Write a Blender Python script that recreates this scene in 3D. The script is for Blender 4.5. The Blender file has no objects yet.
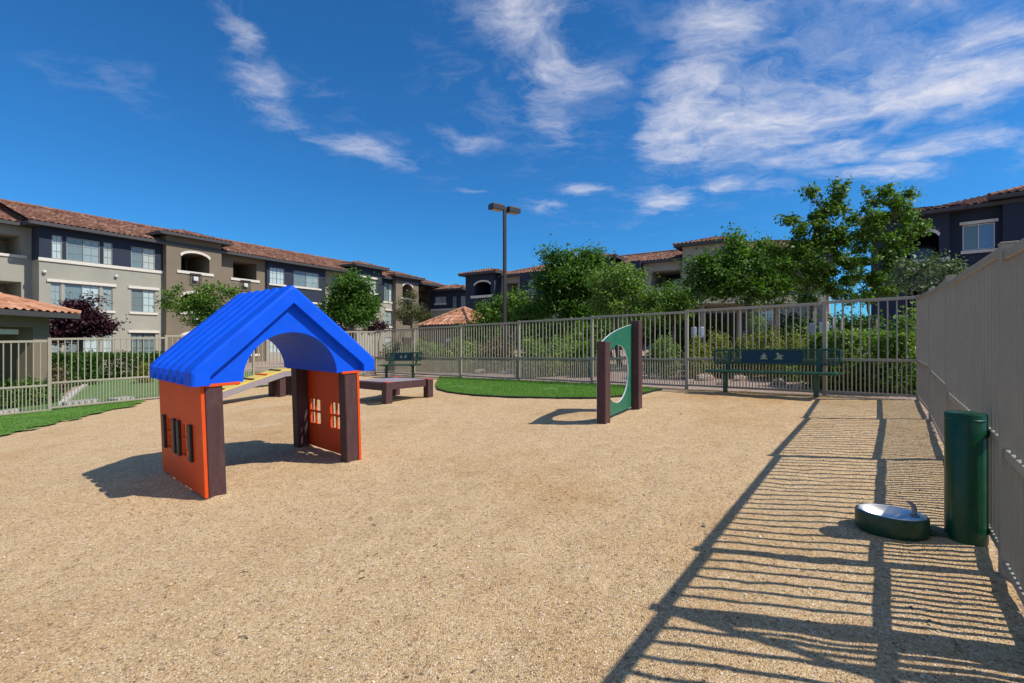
import bpy, bmesh, math, random
import numpy as np
from mathutils import Vector, Matrix, Quaternion

random.seed(7)
RNG = np.random.default_rng(11)
scene = bpy.context.scene
COL = scene.collection
EYE = 1.475           # height of the photographer's phone above the ground under it
F = 480.0             # focal length in pixels of a 1024 px wide frame

# ------------------------------------------------------------------ layout helpers
def at(px, py, Y):
    """world point at distance Y on the sight line of a place measured in the photograph"""
    return Vector(((px - 512) / F * Y, Y, EYE + (343 - py) / F * Y))

HP = Vector((-2.893, 4.585, -0.031))             # near corner of the playhouse
E1 = Vector((0.655, 0.751, 0.040)).normalized()
E2 = Vector((-0.750, 0.661, 0.012)); E2 = (E2 - E1 * E2.dot(E1)).normalized()
E3 = E1.cross(E2)

def gz(x, y):
    """height of the sloping ground"""
    x = np.asarray(x, float); y = np.asarray(y, float)
    p = .0432 * x + .0206 * y
    a = np.abs(p)
    p = np.where(a < .62, p, np.sign(p) * (.62 + .35 * np.tanh((a - .62) / .35)))
    r = np.hypot(x + 2.75, y - 5.75)
    t = np.clip((2.9 - r) / 1.6, 0, 1); w = .75 * t * t * (3 - 2 * t)
    hp = HP.z - (E3.x * (x - HP.x) + E3.y * (y - HP.y)) / E3.z
    return p + w * (hp - p)

def g(x, y):
    return float(gz(x, y))

def on_ground(px, py):
    d = Vector(((px - 512) / F, 1, (343 - py) / F))
    t = EYE / (-(d.z) + .0432 * d.x + .0206)
    x, y = d.x * t, d.y * t
    return Vector((x, y, g(x, y)))

# ------------------------------------------------------------------ materials
def new_mat(name):
    m = bpy.data.materials.new(name); m.use_nodes = True
    nt = m.node_tree
    return m, nt, nt.nodes['Principled BSDF']

def mat(name, col, rough=.6, var=.12, scale=6, bump=.15, bscale=60, metal=0., spec=.5, bdist=.004, streak=None, dust=0.):
    """painted / moulded surface: base colour with mild mottling and a fine bump"""
    m, nt, b = new_mat(name)
    N, L = nt.nodes, nt.links
    b.inputs['Roughness'].default_value = rough
    b.inputs['Metallic'].default_value = metal
    b.inputs['Specular IOR Level'].default_value = spec
    tc = N.new('ShaderNodeTexCoord')
    n1 = N.new('ShaderNodeTexNoise'); n1.inputs['Scale'].default_value = scale; n1.inputs['Detail'].default_value = 6
    n1.inputs['Roughness'].default_value = .65
    src = tc.outputs['Object']
    if streak:
        mp = N.new('ShaderNodeMapping'); mp.inputs['Scale'].default_value = streak
        L.new(src, mp.inputs['Vector']); src = mp.outputs['Vector']
    L.new(src, n1.inputs['Vector'])
    r = N.new('ShaderNodeValToRGB')
    c = Vector(col)
    lo, hi = c * (1 - var), c * (1 + var)
    r.color_ramp.elements[0].position = .3; r.color_ramp.elements[1].position = .7
    r.color_ramp.elements[0].color = (*lo, 1); r.color_ramp.elements[1].color = (*[min(1, v) for v in hi], 1)
    L.new(n1.outputs['Fac'], r.inputs['Fac']); out = r.outputs['Color']
    if dust:
        nd = N.new('ShaderNodeTexNoise'); nd.inputs['Scale'].default_value = 9; nd.inputs['Detail'].default_value = 10; nd.inputs['Roughness'].default_value = .75
        L.new(tc.outputs['Object'], nd.inputs['Vector'])
        rd = N.new('ShaderNodeMapRange'); rd.inputs[1].default_value = .46; rd.inputs[2].default_value = .74; rd.inputs[3].default_value = 0; rd.inputs[4].default_value = dust
        L.new(nd.outputs['Fac'], rd.inputs[0])
        md = N.new('ShaderNodeMix'); md.data_type = 'RGBA'; L.new(rd.outputs[0], md.inputs[0]); L.new(out, md.inputs[6]); md.inputs[7].default_value = (.42, .34, .24, 1)
        out = md.outputs[2]
    L.new(out, b.inputs['Base Color'])
    if bump:
        n2 = N.new('ShaderNodeTexNoise'); n2.inputs['Scale'].default_value = bscale; n2.inputs['Detail'].default_value = 4
        L.new(src if streak else tc.outputs['Object'], n2.inputs['Vector'])
        bp = N.new('ShaderNodeBump'); bp.inputs['Strength'].default_value = bump; bp.inputs['Distance'].default_value = bdist
        L.new(n2.outputs['Fac'], bp.inputs['Height']); L.new(bp.outputs['Normal'], b.inputs['Normal'])
    return m

def leaf_mat(name, dark, light, trans=.35, tcol=None):
    m, nt, b = new_mat(name)
    N, L = nt.nodes, nt.links
    at_ = N.new('ShaderNodeAttribute'); at_.attribute_name = 'tint'
    r = N.new('ShaderNodeValToRGB')
    r.color_ramp.elements[0].color = (*dark, 1); r.color_ramp.elements[1].color = (*light, 1)
    L.new(at_.outputs['Fac'], r.inputs['Fac'])
    L.new(r.outputs['Color'], b.inputs['Base Color'])
    b.inputs['Roughness'].default_value = .5; b.inputs['Specular IOR Level'].default_value = .2
    t = N.new('ShaderNodeBsdfTranslucent')
    mx = N.new('ShaderNodeMix'); mx.data_type = 'RGBA'; mx.blend_type = 'MULTIPLY'; mx.inputs[0].default_value = 1
    L.new(r.outputs['Color'], mx.inputs[6]); mx.inputs[7].default_value = (*(tcol or (1.3, 1.5, .6)), 1)
    L.new(mx.outputs[2], t.inputs['Color'])
    ms = N.new('ShaderNodeMixShader'); ms.inputs[0].default_value = trans
    L.new(b.outputs[0], ms.inputs[1]); L.new(t.outputs[0], ms.inputs[2])
    L.new(ms.outputs[0], N['Material Output'].inputs['Surface'])
    return m

def tint_mat(name, stops, rough=.8, bump=.2, bscale=40):
    """colour chosen per tile / stone / blade by the 'tint' attribute"""
    m, nt, b = new_mat(name)
    N, L = nt.nodes, nt.links
    at_ = N.new('ShaderNodeAttribute'); at_.attribute_name = 'tint'
    r = N.new('ShaderNodeValToRGB'); e = r.color_ramp.elements
    while len(e) < len(stops): e.new(.5)
    for k, (p, c) in enumerate(stops): e[k].position = p; e[k].color = (*c, 1)
    tc = N.new('ShaderNodeTexCoord'); n = N.new('ShaderNodeTexNoise'); n.inputs['Scale'].default_value = 3; n.inputs['Detail'].default_value = 6
    L.new(tc.outputs['Object'], n.inputs['Vector'])
    mx = N.new('ShaderNodeMix'); mx.data_type = 'RGBA'; mx.blend_type = 'OVERLAY'; mx.inputs[0].default_value = .35
    L.new(at_.outputs['Fac'], r.inputs['Fac']); L.new(r.outputs['Color'], mx.inputs[6]); L.new(n.outputs['Fac'], mx.inputs[7])
    L.new(mx.outputs[2], b.inputs['Base Color']); b.inputs['Roughness'].default_value = rough
    b.inputs['Specular IOR Level'].default_value = .25
    return m

def gravel_mat(name, dark, mid, light, patch, ps=.45):
    """decomposed granite: grains of several sizes, worn patches, real bump"""
    m, nt, b = new_mat(name)
    N, L = nt.nodes, nt.links
    tc = N.new('ShaderNodeTexCoord')
    def noise(s, d=6, r=.6):
        n = N.new('ShaderNodeTexNoise'); n.inputs['Scale'].default_value = s; n.inputs['Detail'].default_value = d; n.inputs['Roughness'].default_value = r
        L.new(tc.outputs['Object'], n.inputs['Vector']); return n
    v = N.new('ShaderNodeTexVoronoi'); v.inputs['Scale'].default_value = 115; L.new(tc.outputs['Object'], v.inputs['Vector'])
    v2 = N.new('ShaderNodeTexVoronoi'); v2.inputs['Scale'].default_value = 45; L.new(tc.outputs['Object'], v2.inputs['Vector'])
    sep = N.new('ShaderNodeSeparateColor'); L.new(v.outputs['Color'], sep.inputs[0])
    sep2 = N.new('ShaderNodeSeparateColor'); L.new(v2.outputs['Color'], sep2.inputs[0])
    r = N.new('ShaderNodeValToRGB'); e = r.color_ramp.elements
    e.new(.5); e.new(.12)
    for k, (p, c) in enumerate([(0, dark), (.16, mid), (.7, mid), (1, light)]): e[k].position = p; e[k].color = (*c, 1)
    L.new(sep.outputs[0], r.inputs['Fac'])
    r2 = N.new('ShaderNodeValToRGB'); e = r2.color_ramp.elements
    e.new(.5)
    for k, (p, c) in enumerate([(0, (.55, .52, .5)), (.12, (1, 1, 1)), (1, (1.1, 1.1, 1.12))]): e[k].position = p; e[k].color = (*c, 1)
    L.new(sep2.outputs[1], r2.inputs['Fac'])
    m1 = N.new('ShaderNodeMix'); m1.data_type = 'RGBA'; m1.blend_type = 'MULTIPLY'; m1.inputs[0].default_value = .8
    L.new(r.outputs['Color'], m1.inputs[6]); L.new(r2.outputs['Color'], m1.inputs[7])
    big = noise(ps, 6, .6)
    r3 = N.new('ShaderNodeValToRGB'); e = r3.color_ramp.elements
    e[0].position = .5; e[0].color = (0, 0, 0, 1); e[1].position = .72; e[1].color = (.75, .75, .75, 1)
    L.new(big.outputs['Fac'], r3.inputs['Fac'])
    m2 = N.new('ShaderNodeMix'); m2.data_type = 'RGBA'; m2.blend_type = 'MULTIPLY'
    L.new(r3.outputs['Color'], m2.inputs[0]); L.new(m1.outputs[2], m2.inputs[6]); m2.inputs[7].default_value = (*patch, 1)
    mid_n = noise(5, 8, .7)
    m3 = N.new('ShaderNodeMix'); m3.data_type = 'RGBA'; m3.blend_type = 'OVERLAY'; m3.inputs[0].default_value = .3
    L.new(m2.outputs[2], m3.inputs[6]); L.new(mid_n.outputs['Fac'], m3.inputs[7])
    L.new(m3.outputs[2], b.inputs['Base Color'])
    b.inputs['Roughness'].default_value = .95; b.inputs['Specular IOR Level'].default_value = .15
    h = noise(60, 6, .75)
    ad = N.new('ShaderNodeMath'); ad.operation = 'MULTIPLY_ADD'
    L.new(v.outputs['Distance'], ad.inputs[0]); ad.inputs[1].default_value = -.8; L.new(h.outputs['Fac'], ad.inputs[2])
    bp = N.new('ShaderNodeBump'); bp.inputs['Strength'].default_value = .8; bp.inputs['Distance'].default_value = .012
    L.new(ad.outputs[0], bp.inputs['Height']); L.new(bp.outputs['Normal'], b.inputs['Normal'])
    return m

M = {}
M['gravel'] = gravel_mat('decomposed_granite', (.23, .15, .08), (.585, .395, .20), (.82, .65, .44), (.74, .56, .32), .33)
M['outer'] = gravel_mat('pink_gravel', (.22, .15, .12), (.37, .27, .215), (.56, .43, .36), (.75, .7, .65), .8)
M['fence'] = mat('beige_fence_paint', (.335, .30, .225), .5, .08, 3, .05, dust=.25)
M['blue'] = mat('blue_roof_plastic', (.002, .090, .72), .5, .10, 3, .15, 18, bdist=.004, spec=.14, dust=.025)
M['orange'] = mat('orange_plastic_board', (.70, .075, .008), .5, .08, 4, .06, dust=.03, spec=.25)
M['lumber'] = mat('brown_plastic_lumber', (.078, .036, .036), .6, .22, 5, .5, 30, streak=(6, 6, .6), bdist=.004, dust=.07, spec=.3)
M['black'] = mat('black_plastic', (.012, .012, .013), .5, .1)
M['yellow'] = mat('yellow_plastic_board', (.68, .50, .10), .5, .06)
M['red'] = mat('red_cap_plastic', (.50, .06, .05), .5, .08)
M['plank'] = mat('mauve_grey_planks', (.30, .25, .26), .6, .2, 5, .4, 30, streak=(1, 6, 6))
M['hoopgreen'] = mat('green_board', (.010, .135, .075), .45, .08, 4, .05, dust=.12)
M['core'] = mat('white_board_core', (.75, .75, .72), .5, .04)
M['bench'] = mat('dark_green_coating', (.007, .070, .036), .4, .12, 8, .08, dust=.12)
M['plate'] = mat('teal_bench_plate', (.004, .028, .036), .4, .1, 8, .05)
M['emblem'] = mat('pale_emblem', (.34, .36, .20), .6, .1)
M['cyl'] = mat('glossy_green_paint', (.002, .058, .023), .3, .1, 3, .04, 12, dust=.05, spec=.35)
M['darkgreen'] = mat('bowl_dark_green', (.005, .055, .026), .4, .12, 6, .08, dust=.15)
M['steel'] = mat('brushed_steel', (.80, .79, .77), .42, .05, 10, .05, metal=1)
M['tap'] = mat('dark_tap_metal', (.34, .32, .30), .35, .15, 10, .05, metal=.7)
M['concrete'] = mat('pale_concrete', (.5, .46, .40), .9, .12, 8, .3)
M['lamp'] = mat('bronze_lamp_paint', (.035, .028, .026), .45, .1)
M['lens'] = mat('frosted_lamp_glass', (.55, .5, .36), .3, .05)
M['navy'] = mat('navy_stucco', (.020, .028, .050), .85, .1, 1.2, .4, 30)
M['taupe'] = mat('taupe_stucco', (.345, .325, .258), .9, .10, .5, .4, 30)
M['brown'] = mat('brown_stucco', (.20, .158, .108), .9, .11, .5, .4, 30)
M['trim'] = mat('cream_trim', (.68, .62, .52), .8, .06)
M['fascia'] = mat('grey_fascia', (.055, .052, .05), .6, .1)
M['dark'] = mat('near_black_wall', (.03, .026, .024), .8, .2)  # even near-black colour, worn by the pavilion's back wall
M['wframe'] = mat('taupe_window_frame', (.30, .30, .27), .5, .05)
M['frame'] = mat('white_window_frame', (.62, .62, .58), .5, .05)
M['blind'] = mat('pale_blinds', (.58, .66, .64), .6, .05, 1, .0)
M['iron'] = mat('black_iron', (.02, .019, .018), .5, .1)
M['box'] = mat('pale_cabinet_paint', (.48, .50, .55), .5, .05)
M['paver'] = mat('pink_pavers', (.42, .30, .25), .9, .2, 7, .4)
M['bark'] = mat('grey_brown_bark', (.13, .10, .075), .9, .3, 8, .8, 20, streak=(3, 3, .6), bdist=.02)
M['palebark'] = mat('pale_bark', (.36, .31, .25), .9, .25, 8, .6, 20, streak=(3, 3, .6), bdist=.015)
M['rock'] = mat('pink_rock', (.42, .31, .25), .95, .25, 4, .8, 9, bdist=.03)
M['tile'] = tint_mat('terracotta_tile', [(0, (.085, .040, .026)), (.45, (.19, .085, .052)), (.8, (.27, .135, .085)), (1, (.38, .23, .16))])
M['tile_orange'] = tint_mat('orange_terracotta_tile', [(0, (.24, .10, .05)), (.45, (.42, .19, .10)), (.8, (.52, .27, .16)), (1, (.60, .38, .27))])
M['stone'] = tint_mat('granite_chips', [(0, (.10, .085, .075)), (.2, (.34, .25, .16)), (.75, (.58, .42, .235)), (1, (.78, .68, .54))], .9)
M['blade'] = leaf_mat('turf_blades', (.10, .22, .03), (.23, .39, .08), .35)
M['turf'] = mat('turf_mat', (.10, .21, .035), .9, .25, 20, .6, 90, bdist=.01)
M['lawn'] = mat('mown_lawn', (.10, .20, .045), .9, .3, 3, .8, 50, bdist=.03)
M['edging'] = mat('black_edging', (.015, .015, .015), .6, .1)
M['twig'] = mat('dry_twig', (.06, .04, .03), .9, .2)

def glass_mat(name, base, rough=.06):
    m, nt, b = new_mat(name)
    N, L = nt.nodes, nt.links
    b.inputs['Base Color'].default_value = (*base, 1); b.inputs['Roughness'].default_value = rough
    b.inputs['Specular IOR Level'].default_value = .8
    tc = N.new('ShaderNodeTexCoord'); w = N.new('ShaderNodeTexWave'); w.bands_direction = 'Z'; w.inputs['Scale'].default_value = 6
    L.new(tc.outputs['Object'], w.inputs['Vector'])
    r = N.new('ShaderNodeValToRGB'); c = Vector(base)
    r.color_ramp.elements[0].color = (*(c * .82), 1); r.color_ramp.elements[1].color = (*(c * 1.1), 1)
    L.new(w.outputs['Fac'], r.inputs['Fac']); L.new(r.outputs['Color'], b.inputs['Base Color'])
    return m
M['glass_pale'] = glass_mat('glass_over_white_blinds', (.50, .60, .58))
M['glass_dim'] = glass_mat('glass_over_screen', (.17, .23, .23))
M['glass_cream'] = glass_mat('glass_over_cream_blinds', (.46, .50, .44))
M['glass_half'] = glass_mat('glass_over_grey_blinds', (.30, .37, .36))
M['glass_dark'] = glass_mat('dark_door_glass', (.02, .022, .024), .1)
M['glass_sky'] = glass_mat('painted_sky_glass', (.16, .27, .42), .03)  # blue sky reflection is painted into the base colour

GREEN = leaf_mat('green_leaves', (.040, .095, .011), (.19, .31, .045))
DEEP = leaf_mat('deep_green_leaves', (.026, .078, .010), (.14, .26, .036), .40)
BRIGHT = leaf_mat('bright_green_leaves', (.075, .15, .022), (.26, .37, .08))
OLIVE = leaf_mat('olive_leaves', (.05, .065, .02), (.14, .15, .055), .25)
PLUM = leaf_mat('plum_leaves', (.018, .005, .009), (.07, .018, .028), .2, (1.4, .5, .6))
LIME = leaf_mat('yellow_green_leaves', (.11, .135, .015), (.33, .34, .06))
SAGE = leaf_mat('sage_leaves', (.06, .10, .045), (.16, .22, .11), .25)
HEDGE = leaf_mat('hedge_leaves', (.020, .065, .008), (.09, .185, .025), .32)
BROWNISH = leaf_mat('dry_leaves', (.10, .08, .035), (.22, .16, .08), .2)

# ------------------------------------------------------------------ mesh builder
ORIGIN = {}
class MB:
    def __init__(s): s.v = []; s.f = []; s.m = []; s.t = []
    def face(s, pts, m=0, t=0.):
        b = len(s.v); s.v += [tuple(p) for p in pts]; s.f.append(tuple(range(b, b + len(pts)))); s.m.append(m); s.t.append(t)
    def grid(s, P, m=0, t=0., close=False):
        """P: rows of points"""
        b = len(s.v); n = len(P[0])
        for row in P: s.v += [tuple(p) for p in row]
        for i in range(len(P) - 1):
            for j in range(n if close else n - 1):
                k = (j + 1) % n
                s.f.append((b + i * n + j, b + i * n + k, b + (i + 1) * n + k, b + (i + 1) * n + j)); s.m.append(m); s.t.append(t)
    def obox(s, c, ax, ay, az, hx, hy, hz, m=0, bev=0., t=0.):
        """box with unit axes and half sizes; bev > 0 chamfers its edges"""
        c, ax, ay, az = Vector(c), Vector(ax), Vector(ay), Vector(az)
        if bev <= 0:
            b = len(s.v)
            for i in (-1, 1):
                for j in (-1, 1):
                    for k in (-1, 1): s.v.append(tuple(c + ax * hx * i + ay * hy * j + az * hz * k))
            for q in ((0, 1, 3, 2), (4, 6, 7, 5), (0, 4, 5, 1), (2, 3, 7, 6), (0, 2, 6, 4), (1, 5, 7, 3)):
                s.f.append(tuple(b + x for x in q)); s.m.append(m); s.t.append(t)
            return
        h = (hx, hy, hz); A = (ax, ay, az); b = len(s.v); idx = {}
        for i in (-1, 1):
            for j in (-1, 1):
                for k in (-1, 1):
                    sg = (i, j, k)
                    for d in range(3):
                        p = c.copy()
                        for q in range(3): p += A[q] * sg[q] * (h[q] if q == d else h[q] - bev)
                        idx[(sg, d)] = len(s.v); s.v.append(tuple(p))
        def add(q): s.f.append(tuple(q)); s.m.append(m); s.t.append(t)
        for d in range(3):
            a, e = [q for q in range(3) if q != d]
            for sd in (-1, 1):
                q = []
                for sa, se in ((-1, -1), (1, -1), (1, 1), (-1, 1)):
                    g_ = [0, 0, 0]; g_[d] = sd; g_[a] = sa; g_[e] = se; q.append(idx[(tuple(g_), d)])
                add(q)
        for d in range(3):
            a, e = [q for q in range(3) if q != d]
            for sa in (-1, 1):
                for se in (-1, 1):
                    g0 = [0, 0, 0]; g0[a] = sa; g0[e] = se; g1 = list(g0); g0[d] = -1; g1[d] = 1
                    add((idx[(tuple(g0), a)], idx[(tuple(g1), a)], idx[(tuple(g1), e)], idx[(tuple(g0), e)]))
        for i in (-1, 1):
            for j in (-1, 1):
                for k in (-1, 1): add([idx[((i, j, k), d)] for d in range(3)])
    def box(s, c, hx, hy, hz, m=0, bev=0., rz=0., t=0.):
        ca, sa = math.cos(rz), math.sin(rz)
        s.obox(c, (ca, sa, 0), (-sa, ca, 0), (0, 0, 1), hx, hy, hz, m, bev, t)
    def bar(s, p, q, w, h, m=0, bev=0., up=(0, 0, 1)):
        p, q = Vector(p), Vector(q); d = (q - p); L = d.length; d = d / L
        x = d.cross(Vector(up))
        if x.length < 1e-4: x = d.cross(Vector((1, 0, 0)))
        x.normalize(); z = x.cross(d)
        s.obox((p + q) / 2, d, x, z, L / 2, w / 2, h / 2, m, bev)
    def tube(s, pts, rad, n=8, m=0, cap=True):
        pts = [Vector(p) for p in pts]
        if not hasattr(rad, '__len__'): rad = [rad] * len(pts)
        rows = []; ref = Vector((0.31, .2, 1)).normalized()
        for i, p in enumerate(pts):
            d = (pts[min(i + 1, len(pts) - 1)] - pts[max(i - 1, 0)]).normalized()
            x = d.cross(ref)
            if x.length < .05: x = d.cross(Vector((1, 0, 0)))
            x.normalize(); y = d.cross(x)
            rows.append([p + (x * math.cos(a) + y * math.sin(a)) * rad[i] for a in [2 * math.pi * k / n for k in range(n)]])
        s.grid(rows, m, close=True)
        if cap: s.face(rows[0][::-1], m); s.face(rows[-1], m)
    def lathe(s, c, prof, n=32, m=0, sx=1., sy=1., rz=0., ms=None):
        ca, sa = math.cos(rz), math.sin(rz)
        rows = []
        for r, z in prof:
            row = []
            for k in range(n):
                a = 2 * math.pi * k / n; x, y = r * sx * math.cos(a), r * sy * math.sin(a)
                row.append((c[0] + x * ca - y * sa, c[1] + x * sa + y * ca, c[2] + z))
            rows.append(row)
        if ms is None: s.grid(rows, m, close=True)
        else:
            for i in range(len(rows) - 1): s.grid(rows[i:i + 2], ms[i], close=True)
    def build(s, name, mats, parent=None, smooth=False, tint=False):
        if not isinstance(mats, (list, tuple)): mats = [mats]
        o_ = ORIGIN.get(parent.name, Vector((0, 0, 0))) if parent else Vector((0, 0, 0))
        V = np.array(s.v, float)
        org = Vector((0, 0, 0))
        if not parent and name not in NO_RECENTRE:
            org = Vector(((V[:, 0].min() + V[:, 0].max()) / 2, (V[:, 1].min() + V[:, 1].max()) / 2, V[:, 2].min()))
            o_ = org
        V = V - np.array(o_)
        me = bpy.data.meshes.new(name); me.from_pydata(V.tolist(), [], s.f)
        for m in mats: me.materials.append(m)
        me.polygons.foreach_set('material_index', s.m)
        if smooth: me.polygons.foreach_set('use_smooth', [True] * len(s.f))
        if tint:
            a = me.attributes.new('tint', 'FLOAT', 'FACE'); a.data.foreach_set('value', np.array(s.t, np.float32))
        bm = bmesh.new(); bm.from_mesh(me)
        bmesh.ops.remove_doubles(bm, verts=bm.verts, dist=1e-5) if len(s.v) < 60000 else None
        bmesh.ops.recalc_face_normals(bm, faces=bm.faces) if len(s.v) < 60000 else None
        bm.to_mesh(me); bm.free()
        if smooth == 'auto': me.set_sharp_from_angle(angle=math.radians(35))
        me.update()
        o = bpy.data.objects.new(name, me); COL.objects.link(o)
        if parent: o.parent = parent; ORIGIN[o.name] = o_.copy()
        else: o.location = org; ORIGIN[o.name] = org.copy()
        return o
NO_RECENTRE = {'ground', 'gravel_yard', 'lawn', 'turf', 'grass', 'gravel', 'path', 'kerb'}

def tag(o, label=None, cat=None, group=None, kind=None):
    if label: o['label'] = label
    if cat: o['category'] = cat
    if group: o['group'] = group
    if kind: o['kind'] = kind
    return o

def thing(name, loc, label, cat, group=None):
    o = bpy.data.objects.new(name, None); COL.objects.link(o)
    o.location = loc; o.empty_display_size = .2
    ORIGIN[o.name] = Vector(loc)
    return tag(o, label, cat, group)

def quick_mesh(name, V, Q, mats, parent=None, tint=None, smooth=False):
    """big meshes straight from numpy: V (n,3), Q (m,4) quads or (m,3) triangles"""
    o_ = ORIGIN.get(parent.name, Vector((0, 0, 0))) if parent else Vector((0, 0, 0))
    V = V - np.array(o_)
    me = bpy.data.meshes.new(name)
    n, k = Q.shape
    me.vertices.add(len(V)); me.vertices.foreach_set('co', V.astype(np.float32).ravel())
    me.loops.add(n * k); me.loops.foreach_set('vertex_index', Q.astype(np.int32).ravel())
    me.polygons.add(n); me.polygons.foreach_set('loop_start', np.arange(0, n * k, k, dtype=np.int32))
    me.polygons.foreach_set('loop_total', np.full(n, k, np.int32))
    if smooth: me.polygons.foreach_set('use_smooth', np.ones(n, bool))
    for m in (mats if isinstance(mats, (list, tuple)) else [mats]): me.materials.append(m)
    if tint is not None:
        a = me.attributes.new('tint', 'FLOAT', 'FACE'); a.data.foreach_set('value', tint.astype(np.float32))
    me.update(calc_edges=True); me.validate()
    o = bpy.data.objects.new(name, me); COL.objects.link(o)
    if parent: o.parent = parent; ORIGIN[o.name] = o_.copy()
    return o

def vnoise(x, y, s, seed):
    """smooth value noise in 0..1"""
    r = np.random.default_rng(seed); T = r.random((256, 256))
    X = x / s; Y = y / s; xi = np.floor(X).astype(int); yi = np.floor(Y).astype(int)
    fx = X - xi; fy = Y - yi; fx = fx * fx * (3 - 2 * fx); fy = fy * fy * (3 - 2 * fy)
    a = T[xi % 256, yi % 256]; b = T[(xi + 1) % 256, yi % 256]; c = T[xi % 256, (yi + 1) % 256]; d = T[(xi + 1) % 256, (yi + 1) % 256]
    return (a * (1 - fx) + b * fx) * (1 - fy) + (c * (1 - fx) + d * fx) * fy

# ------------------------------------------------------------------ ground
YARD = [(-15.9, 6.3), (-5.74, 20.2), (7.12, 8.4), (-2.3, -4.0), (-12, -4)]
def inside(x, y, poly):
    r = np.zeros(np.shape(x), bool); n = len(poly)
    for i in range(n):
        (x1, y1), (x2, y2) = poly[i], poly[(i + 1) % n]
        c = ((y1 > y) != (y2 > y)) & (x < (x2 - x1) * (y - y1) / (y2 - y1 + 1e-12) + x1)
        r ^= c
    return r

def sheet(name, xs, ys, zfun, m, keep=None, smooth=True):
    X, Y = np.meshgrid(xs, ys); Z = zfun(X, Y); nx = len(xs)
    V = np.stack([X.ravel(), Y.ravel(), Z.ravel()], 1)
    i, j = np.meshgrid(np.arange(nx - 1), np.arange(len(ys) - 1)); b = (j * nx + i).ravel()
    Q = np.stack([b, b + 1, b + nx + 1, b + nx], 1)
    if keep is not None:
        C = V[Q].mean(1); Q = Q[keep(C[:, 0], C[:, 1])]
        u, inv = np.unique(Q, return_inverse=True); V = V[u]; Q = inv.reshape(Q.shape)
    return quick_mesh(name, V, Q, m, smooth=smooth)

xs = np.unique(np.concatenate([np.linspace(-900, -60, 22), np.arange(-60, 60.1, 1.0), np.linspace(60, 900, 22)]))
ys = np.unique(np.concatenate([np.linspace(-900, -30, 22), np.arange(-30, 90.1, 1.0), np.linspace(90, 900, 22)]))
tag(sheet('ground', xs, ys, lambda x, y: gz(x, y) - .03, M['outer']), kind='structure')

FEET = [(HP + E1 * (a + .078) + E2 * (d_ + .078)).xy[:] for a in (0., 1.445) for d_ in (0., 1.25)] + [(HP + E1 * a + E2 * d_).xy[:] for a in (-.02, 1.62) for d_ in (.4, .7, 1.0)]
FEET += [on_ground(*p).xy[:] for p in ((603.6, 424), (636.6, 410), (966, 541), (387, 404.6), (725.3, 393.2), (816.3, 398.6))]
def yard_z(x, y):
    near = np.clip(1.4 - np.hypot(x, y) / 14, .25, 1)
    dent = np.clip(vnoise(x, y, .17, 5) - .72, 0, 1) * .035 + np.clip(vnoise(x, y, .33, 6) - .76, 0, 1) * .035
    pile = 0
    for k, (fx, fy) in enumerate(FEET): pile = np.maximum(pile, (.030 if k < 4 or k > 9 else .014) * np.exp(-((x - fx) ** 2 + (y - fy) ** 2) / .032) * (.55 + .9 * vnoise(x, y, .11, 12)))
    return gz(x, y) + pile + ((vnoise(x, y, .62, 1) - .5) * .016 + (vnoise(x, y, .21, 2) - .5) * .008 + (vnoise(x, y, .09, 3) - .5) * .010 - dent) * near
tag(sheet('gravel_yard', np.arange(-16, 8.6, .06), np.arange(-4, 21, .06), yard_z, M['gravel'],
          lambda x, y: inside(x, y, YARD)), kind='structure')

# loose chips lying on the surface near the camera
n = 110000
a = RNG.uniform(-1.0, 1.0, n); rr = 1.2 + 7.5 * RNG.random(n) ** 1.35
px_, py_ = rr * np.sin(a * .95), rr * np.cos(a * .95)
ok = inside(px_, py_, [(-16, 6.4), (-5.8, 20), (6.95, 8.3), (-2.2, -3.6), (-12, -4)]); px_, py_ = px_[ok], py_[ok]; n = len(px_)
sz = RNG.lognormal(math.log(.0027), .45, n)
base = np.array([[1, 0, 0], [0, 1, 0], [-1, 0, 0], [0, -1, 0], [0, 0, .75], [0, 0, -.5]])
V = base[None] * sz[:, None, None] * RNG.uniform(.65, 1.35, (n, 6, 1))
th = RNG.uniform(0, 6.28, n); ca, sa = np.cos(th)[:, None], np.sin(th)[:, None]
V = np.stack([V[..., 0] * ca - V[..., 1] * sa, V[..., 0] * sa + V[..., 1] * ca, V[..., 2]], 2)
V += np.stack([px_, py_, yard_z(px_, py_) + sz * .3], 1)[:, None]
T = np.array([[0, 1, 4], [1, 2, 4], [2, 3, 4], [3, 0, 4]])
Q = (np.arange(n)[:, None, None] * 6 + T[None]).reshape(-1, 3)
tag(quick_mesh('gravel', V.reshape(-1, 3), Q, M['stone'], tint=np.repeat(RNG.random(n), 4)), 'loose tan granite chips strewn over the yard', 'gravel', kind='stuff')

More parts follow.
